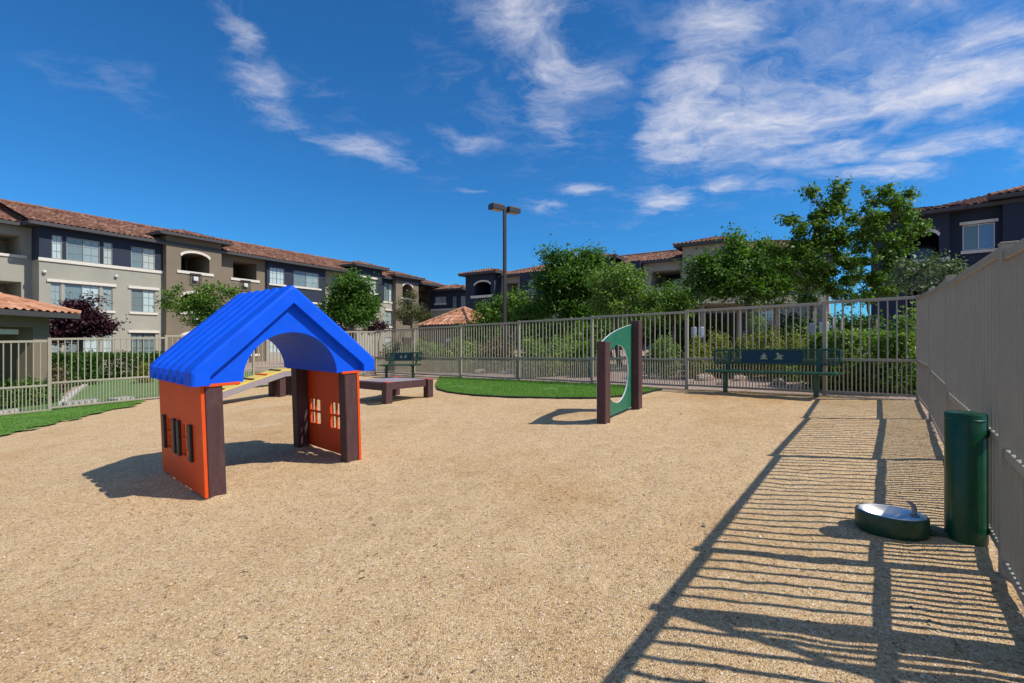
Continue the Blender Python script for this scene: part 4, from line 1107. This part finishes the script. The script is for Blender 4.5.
# path lamp near the dark building
plp = at(910.7, 343, 14.5); gzp = g(plp.x, plp.y)
pl_ = thing('path_lamp', (plp.x, plp.y, gzp), 'slim black path lamp in front of the navy building', 'lamp post')
b = MB(); zt_ = EYE + (343 - 272) / F * 14.5; b.tube([(plp.x, plp.y, gzp - .05), (plp.x, plp.y, zt_)], .05, 10); b.build('pole', M['iron'], pl_)
b = MB(); b.lathe((plp.x, plp.y, zt_ - .02), [(.001, .25), (.12, .2), (.34, .06), (.34, .03), (.1, 0), (.001, 0)], 20); b.build('lamp_shade', M['iron'], pl_, smooth='auto')

# ------------------------------------------------------------------ trees and shrubs
def leaf_cloud(centres, sig, per, size, rg, flat=.35, up=.35):
    """centres (n,3) -> rhombic leaves round each, folded along the midrib"""
    n = len(centres); N_ = n * per
    c = np.repeat(centres, per, 0); s_ = np.repeat(sig, per)[:, None] if hasattr(sig, '__len__') else sig
    off = rg.normal(0, 1, (N_, 3)); off[:, 2] *= .75
    p = c + off * s_
    nrm = rg.normal(0, 1, (N_, 3)) + off * .5; nrm[:, 2] = np.abs(nrm[:, 2]) * .8 + up; nrm /= np.linalg.norm(nrm, axis=1)[:, None]
    a = rg.normal(0, 1, (N_, 3)); a -= nrm * (a * nrm).sum(1)[:, None]; a /= np.linalg.norm(a, axis=1)[:, None]
    b_ = np.cross(nrm, a); L = size * rg.uniform(.6, 1.3, N_)[:, None]
    w = L * rg.uniform(.35, .6, N_)[:, None]
    V = np.stack([p - a * L / 2, p + b_ * w / 2 + nrm * L * .06, p + a * L / 2 - nrm * L * .12, p - b_ * w / 2 + nrm * L * .06], 1).reshape(-1, 3)
    tint = np.clip(np.repeat(rg.random(n), per) * .55 + rg.random(N_) * .45, 0, 1)
    return V, np.arange(4 * N_).reshape(-1, 4), tint

def lobe_points(lobe, n, rg, rise=.35):
    """leaf clumps strung along shoots that leave the lobe's heart and poke out unevenly"""
    c, r = np.array(lobe[0]), np.array(lobe[1]); P = []
    k = 6; m = max(3, n // k)
    for _ in range(m):
        v = rg.normal(0, 1, 3); v[2] += rise; v /= np.linalg.norm(v)
        a = c + rg.normal(0, .22, 3) * r; e = a + v * r * rg.uniform(.55, 1.25); mid_ = rg.normal(0, .12, 3) * r
        for t in np.linspace(.25, 1, k): P.append(a * (1 - t) + e * t + mid_ * math.sin(math.pi * t))
    return np.array(P)

def bend(p, q, rg, k=.12, n=5):
    p, q = np.array(p, float), np.array(q, float); L = np.linalg.norm(q - p); o = rg.normal(0, k * L, 3); o[2] = abs(o[2]) * .4
    return [p * (1 - t) + q * t + o * math.sin(math.pi * t) * .8 for t in np.linspace(0, 1, n)]

def tree(name, label, lobes_px, Y, base_px, leaf, lsize, dens, bark='bark', group='trees beyond the fence', cat='tree', trad=.1, seed=1, per=16, csig=.16, stems=1, dy=.8, rise=.35):
    """lobes measured as (px, py, rx, ry[, dY]) at distance Y"""
    rg = np.random.default_rng(seed)
    bx = at(base_px, 343, Y).x; bz = g(bx, Y)
    r = thing(name, (bx, Y, bz), label, cat, group)
    lobes = []
    for l in lobes_px:
        yy = Y + (l[4] if len(l) > 4 else rg.uniform(-.3, .3) * l[2] / F * Y)
        c = at(l[0], l[1], yy); lobes.append(((c.x, c.y, c.z), (l[2] / F * yy, l[2] / F * yy * dy, l[3] / F * yy)))
    tb_ = MB(); C = []
    top_z = max(l[0][2] for l in lobes); low = min(l[0][2] - l[1][2] for l in lobes)
    forks = []
    for s_ in range(stems):
        fx = bx + rg.normal(0, .08) * (s_ > 0) + (s_ - (stems - 1) / 2) * .18; fz = max(bz + .45, min(low + .25 * (top_z - low), bz + 2.6) if stems == 1 else bz + 1.5)
        fk = np.array([fx + rg.normal(0, .12), Y + rg.normal(0, .12), fz]); forks.append(fk)
        tb_.tube(bend((bx + (s_ - (stems - 1) / 2) * .16, Y, bz - .1), fk, rg, .03, 5), [trad * 1.25, trad * 1.05, trad, trad * .95, trad * .85], 9)
    nodes = [(f, trad * .8) for f in forks]
    for i, l in enumerate(sorted(lobes, key=lambda q: q[0][2])):
        c = np.array(l[0]); vol = l[1][0] * l[1][2]
        low_ = [n_ for n_ in nodes if n_[0][2] < c[2] + .05] or nodes[:1]
        fk, rad = min(low_, key=lambda n_: np.linalg.norm((n_[0] - c) * (1, .6, .8)))
        r1 = max(rad * .62, trad * .12); mid = bend(fk, c, rg, .10, 6); tb_.tube(mid, list(np.linspace(rad * .8, r1, 6)), 7)
        nodes.append((c, r1))
        ncl = max(18, int(dens * vol * 40)); pts = lobe_points(l, ncl, rg, rise); ncl = len(pts); C.append(pts)
        for p in pts[5::6][:10]:
            k = rg.integers(2, 6); tb_.tube(bend(mid[k], p, rg, .12, 4), list(np.linspace(trad * .13, trad * .04, 4)), 5, cap=False)
    C = np.concatenate(C)
    tb_.build('trunk', M[bark], r, smooth=True)
    V, Q, T = leaf_cloud(C, csig * rg.uniform(.6, 1.4, len(C)), per, lsize, rg)
    quick_mesh('crown', V, Q, leaf, r, T)
    return r

# beyond the side fence
tree('plum_tree', 'dark red plum tree beside the tiled pavilion', [(62, 325, 18, 17), (80, 318, 20, 17), (98, 325, 17, 13), (78, 306, 13, 10), (70, 336, 20, 9), (100, 330, 14, 8)], 23, 78, PLUM, .15, 5.5, seed=2, trad=.12, csig=.17)
tree('leafy_tree', 'airy green tree in front of the brown bay behind the playhouse', [(190, 306, 18, 11), (215, 305, 20, 12), (238, 311, 20, 10), (176, 295, 9, 6), (205, 288, 8, 4), (230, 291, 12, 5), (205, 320, 28, 10), (247, 300, 9, 6), (168, 306, 8, 6)], 26, 200, GREEN, .16, 3.4, seed=3, trad=.12, csig=.2)
tree('round_tree', 'dense round dark green tree above the pale fence', [(352, 300, 22, 22), (338, 306, 14, 18), (366, 306, 14, 18), (350, 284, 14, 12), (345, 318, 18, 12), (364, 316, 14, 10)], 33, 352, DEEP, .20, 4.2, seed=4, trad=.16, csig=.25)
tree('plum_shrub', 'small dark red shrub at the foot of the round tree', [(380, 328, 6, 6), (373, 330, 7, 4), (341, 331, 9, 4)], 32, 378, PLUM, .16, 6, seed=5, trad=.05, cat='shrub', group='shrubs beyond the fence')
tree('olive_tree', 'thin olive coloured young tree in front of the brown tower', [(411, 306, 8, 9), (405, 317, 9, 8), (418, 316, 8, 9), (412, 296, 5, 6)], 40, 411, OLIVE, .17, 3.2, seed=6, trad=.08, csig=.24)
# behind the back fence, from the kiosk to the dark building
tree('broad_tree', 'mid green tree beside the tall lamp post and kiosk', [(488, 312, 11, 8), (499, 309, 14, 10), (520, 306, 18, 13), (534, 312, 14, 12), (512, 318, 26, 8), (488, 320, 14, 6)], 25, 510, GREEN, .16, 5.0, seed=7, trad=.11, csig=.2)
tree('dark_tree', 'tallest dense dark green tree left of the pale leafy one', [(556, 258, 12, 11), (575, 266, 20, 17), (556, 285, 20, 20), (585, 288, 24, 22), (567, 308, 28, 16), (592, 258, 11, 9), (548, 304, 15, 14), (575, 332, 30, 14), (600, 330, 20, 14), (570, 280, 26, 22), (585, 270, 18, 16)], 23, 570, DEEP, .18, 4.4, seed=8, trad=.16, csig=.22)
tree('pale_tree', 'pale green feathery tree in front of the dark tree', [(604, 285, 17, 19), (622, 292, 20, 22), (608, 308, 24, 15), (640, 306, 18, 16), (622, 268, 10, 11), (633, 282, 12, 12), (655, 312, 14, 10)], 19.5, 620, BRIGHT, .13, 4.6, seed=9, trad=.09, csig=.17)
tree('low_tree', 'low bright leafed tree below the tiled balcony roof', [(668, 297, 18, 12), (685, 302, 16, 12), (655, 300, 12, 11), (672, 312, 24, 10), (650, 318, 14, 10)], 18.5, 672, GREEN, .13, 5.0, seed=10, trad=.08, csig=.17)
tree('dense_tree', 'wide dense tree standing behind the long bench', [(745, 262, 26, 22), (718, 275, 24, 20), (772, 272, 24, 20), (745, 285, 36, 18), (712, 295, 20, 10), (736, 244, 12, 10), (765, 250, 12, 10), (703, 262, 12, 12), (782, 290, 20, 12), (800, 280, 16, 12), (728, 255, 14, 10), (795, 262, 14, 12), (700, 282, 14, 12), (760, 296, 30, 9), (740, 270, 30, 18), (770, 285, 26, 14), (715, 285, 22, 14), (690, 272, 10, 9), (812, 290, 10, 8)], 16.5, 748, DEEP, .125, 4.6, seed=11, trad=.13, csig=.16)
tree('tall_tree', 'tall wispy tree with pale trunk rising above the carport', [(811, 200, 7, 14), (788, 222, 10, 9), (838, 196, 8, 16), (826, 215, 12, 12), (800, 235, 14, 10), (832, 238, 12, 12), (806, 256, 20, 12), (790, 270, 16, 12), (838, 262, 12, 12), (852, 224, 7, 8), (850, 285, 10, 9), (775, 250, 9, 9), (820, 228, 12, 16), (842, 212, 9, 14), (815, 270, 18, 12), (795, 250, 12, 14), (845, 245, 9, 14), (812, 285, 14, 11), (832, 292, 12, 10), (852, 268, 10, 12), (826, 278, 16, 12), (842, 300, 12, 8), (806, 300, 14, 8), (822, 245, 14, 14)], 14.2, 838, GREEN, .115, 9, bark='palebark', seed=12, trad=.042, csig=.085, stems=2, per=14, rise=1.1)
tree('wispy_tree', 'wispy tree with brown trunk overlapping the navy building', [(886, 194, 8, 11), (872, 204, 9, 9), (912, 198, 7, 12), (868, 222, 12, 11), (895, 214, 12, 10), (908, 224, 9, 11), (880, 240, 14, 10), (868, 262, 9, 9), (886, 272, 10, 8), (874, 288, 14, 9), (890, 205, 11, 12), (900, 236, 12, 10), (870, 240, 11, 12), (880, 225, 12, 12), (895, 255, 10, 9), (868, 302, 10, 10), (890, 292, 11, 10), (858, 282, 8, 10), (884, 262, 13, 12), (878, 280, 12, 10), (904, 250, 10, 10), (860, 252, 9, 12), (858, 238, 8, 10), (922, 232, 8, 8)], 13.2, 873, GREEN, .11, 9, seed=13, trad=.04, csig=.085, stems=2, per=14, rise=1.1)
tree('small_tree', 'small pale leafed tree below the navy balcony', [(922, 272, 16, 9), (940, 264, 14, 8), (905, 282, 14, 9), (955, 272, 10, 7), (930, 285, 24, 8), (900, 268, 9, 7)], 12.2, 925, SAGE, .10, 4.2, seed=14, trad=.05, csig=.12)
# dark shrubs added to imitate deep shade and close gaps under the crowns
for k, (px, w, Y) in enumerate(((612, 24, 24), (655, 26, 23.5), (700, 26, 22), (540, 22, 27), (590, 20, 25.5), (850, 28, 19), (800, 26, 20.5), (480, 24, 28), (560, 24, 27.5))):
    tree('added_dark_shrub', ['dark shrub added for shade in the gap under the pale tree', 'dark shrub added for shade under the low bright tree', 'dark shrub added for shade beyond the two pale cabinets', 'dark shrub added for shade right of the lamp post', 'dark shrub added for shade under the tall dark tree', 'dark shrub added to fill the gap behind the pale trunk of the tall tree', 'dark shrub added under the crowns before the carport', 'dark shrub added for shade beside the kiosk', 'dark shrub added for shade at the foot of the tall dark tree'][k],
         [(px, 330, w, 12), (px - 8, 338, w * .7, 10), (px + 10, 336, w * .6, 10)], Y, px, HEDGE, .17, 4.2, seed=40 + k, trad=.07, cat='shrub', group='dark shrubs added as shade under the trees', csig=.22)

def shrub(name, label, px, py0, py1, w, Y, leaf, lsize, n, seed, group='shrubs beyond the fence', boxy=False, sig=.05, per=9, dpt=.8):
    n = int(n * 1.6)
    rg = np.random.default_rng(seed); p0 = at(px, py0, Y); wx = w / F * Y; zb = g(p0.x, Y)
    r = thing(name, (p0.x, Y, zb), label, 'hedge' if boxy else 'shrub', group)
    h = max(.2, p0.z - zb); 
    if boxy:
        q = rg.uniform(-1, 1, (n, 3)); ax_ = rg.integers(0, 3, n); q[np.arange(n), ax_] = np.sign(q[np.arange(n), ax_]) * rg.uniform(.8, 1, n)
        c = np.stack([p0.x + q[:, 0] * wx, Y + q[:, 1] * dpt, zb + h * (.5 + .5 * q[:, 2])], 1)
    else:
        v = rg.normal(0, 1, (n, 3)); v /= np.linalg.norm(v, axis=1)[:, None]; v[:, 2] = np.abs(v[:, 2]); rad = rg.random(n) ** .3
        bm_ = 1 + .18 * np.sin(v[:, 0] * 7 + seed) * np.cos(v[:, 1] * 6)
        c = np.stack([p0.x + v[:, 0] * wx * rad * bm_, Y + v[:, 1] * wx * dpt * rad * bm_, zb + .06 + v[:, 2] * h * rad * bm_], 1)
    b = MB()
    for k in range(7):
        q = c[rg.integers(0, n)]; b.tube(bend((p0.x + rg.normal(0, wx * .15), Y + rg.normal(0, .05), zb - .05), q, rg, .1, 4), [.018, .015, .011, .006], 5)
    b.build('stem', M['bark'], r)
    V, Q, T = leaf_cloud(c, sig * rg.uniform(.6, 1.5, n), per, lsize, rg)
    quick_mesh('foliage', V, Q, leaf, r, T)
    return r
# clipped hedge and lantana behind the long bench
shrub('clipped_hedge', 'bright clipped hedge between the bench and the shaded fence', 862, 334, 385, 36, 10.6, BRIGHT, .075, 900, 60, boxy=True, sig=.06, per=12, dpt=.5)
shrub('leafy_shrub', 'tall light green shrub in the corner by the shaded fence', 908, 308, 395, 13, 9.3, BRIGHT, .085, 130, 61, sig=.09, per=10)
shrub('leafy_shrub', 'bushy green shrub crowding the foot of the corner fence', 893, 335, 395, 24, 9.45, GREEN, .08, 320, 62, sig=.07, per=11)
for k, (px, py, w, Y, lf, lab) in enumerate((
        (665, 338, 14, 13.2, BRIGHT, 'bright green shrub beside the tall hoop post'), (655, 350, 10, 13.6, GREEN, 'small green shrub between hoop and turf'),
        (697, 342, 14, 12.6, LIME, 'yellow green shrub behind the fence post near the bench'), (716, 336, 16, 12.8, LIME, 'yellow green shrub below the pale cabinet pair'),
        (742, 338, 16, 12.6, LIME, 'yellow green shrub behind the bench backrest emblem'), (768, 334, 18, 12.0, LIME, 'large yellow green lantana behind the middle of the bench'),
        (757, 312, 9, 12.9, BRIGHT, 'tall slender green shrub above the bench plate'), (796, 334, 18, 11.4, LIME, 'yellow green lantana left of the clipped hedge'),
        (815, 342, 16, 11.0, BRIGHT, 'green flowering shrub behind the bench end'), (786, 352, 12, 11.2, BRIGHT, 'low green shrub under the bench backrest'),
        (835, 352, 18, 10.3, GREEN, 'dark green leafy shrub in front of the clipped hedge'), (862, 360, 18, 10.0, GREEN, 'low leafy shrub below the clipped hedge'))):
    shrub('flowering_shrub' if lf is LIME else 'leafy_shrub', lab, px, py, 380, w, Y + (.9 if px < 805 else 0), lf, .075, int(110 + w * 9), 70 + k, sig=.07, per=9)
# rounded shrubs further along the fence
for k, (px, py, w, Y, lf, lab) in enumerate((
        (395, 346, 14, 23, OLIVE, 'olive dome shrub behind the smaller bench'), (425, 345.5, 17, 21.5, BRIGHT, 'light green dome shrub right of the smaller bench'),
        (463, 344, 16, 20, BRIGHT, 'light green dome shrub below the tiled kiosk'), (500, 340, 16, 19, BROWNISH, 'tall brownish dry shrub at the lamp post foot'),
        (534, 342, 14, 17.8, BRIGHT, 'light dome shrub right of the lamp post'), (565, 341, 22, 16.8, BRIGHT, 'broad bright shrub above the turf centre'),
        (592, 342, 13, 16.2, GREEN, 'mid green shrub left of the short hoop post'), (552, 358, 8, 16.2, LIME, 'small yellow green shrub on the pink gravel'),
        (486, 352, 10, 20, OLIVE, 'low olive shrub beside the dry shrub'), (440, 356, 12, 21, OLIVE, 'faint olive shrub on the gravel bank'),
        (526, 362, 7, 16.0, OLIVE, 'tiny olive shrub behind the turf fence'), (587, 362, 7, 15.5, OLIVE, 'small olive shrub at the fence near the hoop'))):
    shrub('dome_shrub', lab, px, py - 2.5 * (py < 350), 375, w * 1.15, Y, lf, .12, int(120 + w * 8), 90 + k, sig=.1, per=9)
# beyond the side fence
shrub('clipped_hedge', 'dark clipped hedge right beside the pavilion column', 62, 355, 385, 22, 20.5, HEDGE, .11, 620, 110, boxy=True, sig=.08, per=11)
shrub('clipped_hedge', 'long dark clipped hedge along the foot of the taupe wall', 118, 354, 372, 36, 25, HEDGE, .12, 800, 111, boxy=True, sig=.09, per=11)
shrub('clipped_hedge', 'dark hedge seen under the brown bay', 190, 354, 370, 34, 27, HEDGE, .12, 600, 112, boxy=True, sig=.09, per=11)
for k, (px, py, w, Y, lf, lab) in enumerate(((8, 385, 13, 13.4, HEDGE, 'dark low shrub at the fence near the pavilion'), (30, 382, 11, 13.8, GREEN, 'green low shrub in front of the pavilion column'),
                                           (46, 386, 8, 14.2, HEDGE, 'small dark shrub by the first fence post'), (56, 368, 7, 17.5, BROWNISH, 'reddish brown low shrub beside the paver path'),
                                           (145, 364, 6, 21, LIME, 'small yellow flowering shrub near the blue roof edge'), (310, 356, 20, 24, HEDGE, 'dark shrub seen past the blue gable'),
                                           (352, 352, 18, 24.5, GREEN, 'green shrub behind the roof corner'))):
    shrub('low_shrub', lab, px, py, 400, w, Y, lf, .09, int(120 + w * 8), 120 + k, sig=.07, per=9)

# rocks on the gravel bank
rg = np.random.default_rng(5)
for k, (px, py, w, Y) in enumerate(((560, 363, 11, 17.5), (600, 368, 9, 16), (655, 372, 12, 14), (675, 366, 12, 14.5), (705, 368, 14, 13), (740, 372, 12, 12.6), (722, 380, 8, 11.9), (778, 378, 13, 11.5), (800, 384, 10, 10.6), (845, 384, 10, 10.3), (690, 378, 8, 12.6), (480, 370, 10, 18.6), (440, 372, 9, 20.5), (510, 368, 9, 18.0))):
    c = at(px, py, Y); rr = w / F * Y * .55; b = MB(); zb = g(c.x, Y) - .03
    rows = []
    ph = rg.uniform(0, 6.28, 6)
    for i in range(7):
        t = i / 6 * math.pi; row = []
        for j in range(12):
            a = j / 12 * 2 * math.pi; q = 1 + .18 * math.sin(2 * a + ph[0] + i) + .12 * math.sin(3 * a + ph[1] - i * 1.3)
            row.append((c.x + math.sin(t) * math.cos(a) * rr * q, Y + math.sin(t) * math.sin(a) * rr * .8 * q, zb + rr * .32 - math.cos(t) * rr * .5 * q))
        rows.append(row)
    b.grid(rows, close=True)
    tag(b.build('landscape_rock', M['rock'], smooth=False), 'pinkish landscape rock half sunk in the gravel bank', 'rock', 'landscape rocks on the gravel bank')

# twigs lying on the gravel
for k in range(14):
    x = RNG.uniform(-2.2, 1.0); y = RNG.uniform(1.7, 4.2); a = RNG.uniform(0, 6.28); L = RNG.uniform(.02, .06)
    z = float(yard_z(np.array(x), np.array(y))) + .004; b = MB()
    b.tube([(x, y, z), (x + math.cos(a) * L * .5, y + math.sin(a) * L * .5, z + .006), (x + math.cos(a + .4) * L, y + math.sin(a + .4) * L, z + .002)], [.003, .0028, .0015], 5)
    tag(b.build('twig', M['twig']), 'tiny dark twig lying on the open gravel', 'twig', 'twigs scattered on the gravel')

# ------------------------------------------------------------------ sun and sky
SE = math.radians(49.8); SAZ = math.atan2(.957, -.29)
sun_dir = Vector((.957, -.29, 0)).normalized() * math.cos(SE) + Vector((0, 0, math.sin(SE)))
sl = bpy.data.lights.new('sun', 'SUN'); sl.energy = 4.3; sl.angle = math.radians(.5); sl.color = (1, .95, .87)
so = bpy.data.objects.new('sun', sl); COL.objects.link(so); so.rotation_euler = (-sun_dir).to_track_quat('-Z', 'Y').to_euler(); so.location = sun_dir * 50

wd = bpy.data.worlds.new('World'); scene.world = wd; wd.use_nodes = True
nt = wd.node_tree; N, L_ = nt.nodes, nt.links
bg = N['Background']
sky = N.new('ShaderNodeTexSky'); sky.sky_type = 'NISHITA'; sky.sun_disc = False
sky.sun_elevation = SE; sky.sun_rotation = SAZ; sky.altitude = 900; sky.air_density = 1.15; sky.dust_density = .25; sky.ozone_density = 5.0
def mth(op, a, b_=None, c_=None, clamp=False):
    n_ = N.new('ShaderNodeMath'); n_.operation = op; n_.use_clamp = clamp
    for i, v in enumerate((a, b_, c_)):
        if v is None: continue
        if isinstance(v, (int, float)): n_.inputs[i].default_value = v
        else: L_.new(v, n_.inputs[i])
    return n_.outputs[0]
def wnoise(vec, scale, detail, rough=.6, dist=0.):
    n_ = N.new('ShaderNodeTexNoise'); n_.inputs['Scale'].default_value = scale; n_.inputs['Detail'].default_value = detail
    n_.inputs['Roughness'].default_value = rough; n_.inputs['Distortion'].default_value = dist
    L_.new(vec, n_.inputs['Vector']); return n_
tcd = N.new('ShaderNodeTexCoord'); sp = N.new('ShaderNodeSeparateXYZ'); L_.new(tcd.outputs['Generated'], sp.inputs[0])
# cirrus layer: every sight direction meets a high flat sheet at (cu, cv)
hz = mth('ADD', mth('MAXIMUM', sp.outputs[2], 0.), .10)
cu = mth('DIVIDE', sp.outputs[0], hz); cvv = mth('DIVIDE', sp.outputs[1], hz)
cs = N.new('ShaderNodeCombineXYZ'); L_.new(cu, cs.inputs[0]); L_.new(cvv, cs.inputs[1])
wv = wnoise(cs.outputs[0], 1.1, 4); wsep = N.new('ShaderNodeSeparateColor'); L_.new(wv.outputs['Color'], wsep.inputs[0])
wv2 = wnoise(cs.outputs[0], 4.0, 5); wsep2 = N.new('ShaderNodeSeparateColor'); L_.new(wv2.outputs['Color'], wsep2.inputs[0])
def warp(x, ch, k1, k2): return mth('ADD', x, mth('ADD', mth('MULTIPLY', mth('SUBTRACT', wsep.outputs[ch], .5), k1), mth('MULTIPLY', mth('SUBTRACT', wsep2.outputs[ch], .5), k2)))
cuw = warp(cu, 0, .5, .16); cvw = warp(cvv, 1, .5, .16)
def sheet_uv(px, py):
    d_ = Vector(((px - 512) / F, 1, (343 - py) / F)).normalized(); h_ = max(d_.z, 0) + .10
    return d_.x / h_, d_.y / h_
BANKS = [(640, 130, 1070, -30, 95, .40), (430, -30, 600, 170, 75, .30), (560, 215, 760, 200, 22, .30), (300, 120, 480, 170, 30, .22),  # ends of each bank (as seen in the photograph), half width, opacity
    (212, -10, 238, 60, 20, .66), (238, 60, 280, 125, 22, .66), (225, 70, 250, 20, 40, .25), (280, 70, 330, 100, 20, .3), (290, 90, 335, 96, 9, .3), (318, 138, 402, 160, 9, .68), (425, 132, 495, 142, 11, .5), (0, 40, 160, 105, 26, .26),
    (500, -60, 545, 60, 60, .80), (535, 40, 590, 100, 40, .70), (548, 90, 556, 150, 20, .55), (568, 188, 598, 192, 7, .72), (530, 206, 572, 209, 8, .60), (455, 186, 492, 190, 4, .48),
    (655, 165, 690, 60, 40, .95), (690, 90, 740, -40, 45, .8), (620, 160, 760, 140, 16, .7), (690, 150, 860, 95, 40, .95), (840, 105, 1060, 60, 40, 1.0), (820, -5, 960, -70, 50, .7), (880, 90, 1080, 0, 40, .8),
    (760, 168, 880, 150, 14, .85), (870, 160, 1010, 146, 13, .75), (830, 178, 930, 174, 10, .8), (640, 208, 690, 192, 13, .85), (700, 188, 785, 190, 8, .75), (620, 214, 660, 215, 6, .5), (1000, 150, 1060, 140, 20, .5)]
dens = None
for i, (x0, y0, x1, y1, w, op) in enumerate(BANKS):
    A0, B0 = Vector(sheet_uv(x0, y0)), Vector(sheet_uv(x1, y1)); mx, my = (x0 + x1) / 2, (y0 + y1) / 2
    dv = B0 - A0; ha = dv.length / 2 * 1.1 + .03; ang = math.atan2(dv.y, dv.x)
    dpx = Vector((x1 - x0, y1 - y0)).normalized(); M0 = Vector(sheet_uv(mx, my)); W0 = Vector(sheet_uv(mx - dpx.y * w, my + dpx.x * w))
    nrm_ = Vector((-dv.y, dv.x)).normalized(); hw = max(.05, abs((W0 - M0).dot(nrm_))) * 1.12
    C_ = (A0 + B0) / 2; ca, sa = math.cos(ang), math.sin(ang)
    dx = mth('SUBTRACT', cuw, C_.x); dy = mth('SUBTRACT', cvw, C_.y)
    A_ = mth('ADD', mth('MULTIPLY', dx, ca), mth('MULTIPLY', dy, sa)); B_ = mth('SUBTRACT', mth('MULTIPLY', dy, ca), mth('MULTIPLY', dx, sa))
    r2 = mth('ADD', mth('POWER', mth('DIVIDE', mth('ABSOLUTE', A_), ha), 2.), mth('POWER', mth('DIVIDE', mth('ABSOLUTE', B_), hw), 2.))
    e = mth('MULTIPLY', mth('EXPONENT', mth('MULTIPLY', r2, -.9)), op)
    dens = e if dens is None else mth('MAXIMUM', dens, e)
# behind and above the camera: an unseen broken cirrus sheet, added to warm the shade
backw = mth('MULTIPLY', mth('SUBTRACT', .12, sp.outputs[1]), 4., clamp=True)
bn = wnoise(cs.outputs[0], .8, 5)
dens = mth('MAXIMUM', dens, mth('MULTIPLY', mth('MULTIPLY', mth('SUBTRACT', bn.outputs['Fac'], .30), 2.6, clamp=True), backw))
# filaments: fine stretched noise eats into the banks
st = N.new('ShaderNodeMapping'); st.inputs['Rotation'].default_value = (0, 0, math.radians(-38)); st.inputs['Scale'].default_value = (2.6, 4.4, 1)
cw = N.new('ShaderNodeCombineXYZ'); L_.new(cuw, cw.inputs[0]); L_.new(cvw, cw.inputs[1]); L_.new(cw.outputs[0], st.inputs['Vector'])
fil = wnoise(st.outputs[0], 1.7, 13, .72, .15)
puff = wnoise(cw.outputs[0], 3.6, 13, .68)
tex = mth('ADD', mth('MULTIPLY', fil.outputs['Fac'], .5), mth('MULTIPLY', puff.outputs['Fac'], .5))
cov = mth('SUBTRACT', mth('ADD', mth('MULTIPLY', dens, .58), mth('MULTIPLY', mth('SUBTRACT', tex, .5), 2.1)), .09)
cov = mth('MULTIPLY', mth('MULTIPLY', cov, 1.5, clamp=True), mth('MULTIPLY', dens, 1.6, clamp=True))
cov = mth('MULTIPLY', mth('POWER', cov, 1.15), .90, clamp=True)
tintn = N.new('ShaderNodeMix'); tintn.data_type = 'RGBA'; tintn.blend_type = 'MULTIPLY'; tintn.inputs[0].default_value = 1
L_.new(sky.outputs[0], tintn.inputs[6]); tintn.inputs[7].default_value = (.27, .86, 1.30, 1)
mxc = N.new('ShaderNodeMix'); mxc.data_type = 'RGBA'; L_.new(cov, mxc.inputs[0]); L_.new(tintn.outputs[2], mxc.inputs[6]); mxc.inputs[7].default_value = (7.8, 7.8, 8.5, 1)
L_.new(mxc.outputs[2], bg.inputs['Color']); bg.inputs['Strength'].default_value = .092

# ------------------------------------------------------------------ camera and output
cam = bpy.data.cameras.new('camera'); co = bpy.data.objects.new('camera', cam); COL.objects.link(co)
co.location = (0, 0, EYE); co.rotation_euler = (math.pi / 2, 0, 0)
cam.sensor_width = 36; cam.lens = F / 1024 * 36; cam.shift_y = 1.5 / 1024; cam.clip_start = .05; cam.clip_end = 3000
scene.camera = co
scene.view_settings.view_transform = 'Standard'; scene.view_settings.look = 'None'; scene.view_settings.exposure = .18; scene.view_settings.gamma = 1
scene.view_settings.use_curve_mapping = False
scene.cycles.max_bounces = 6; scene.cycles.diffuse_bounces = 3; scene.cycles.transparent_max_bounces = 4
scene.cycles.use_denoising = True
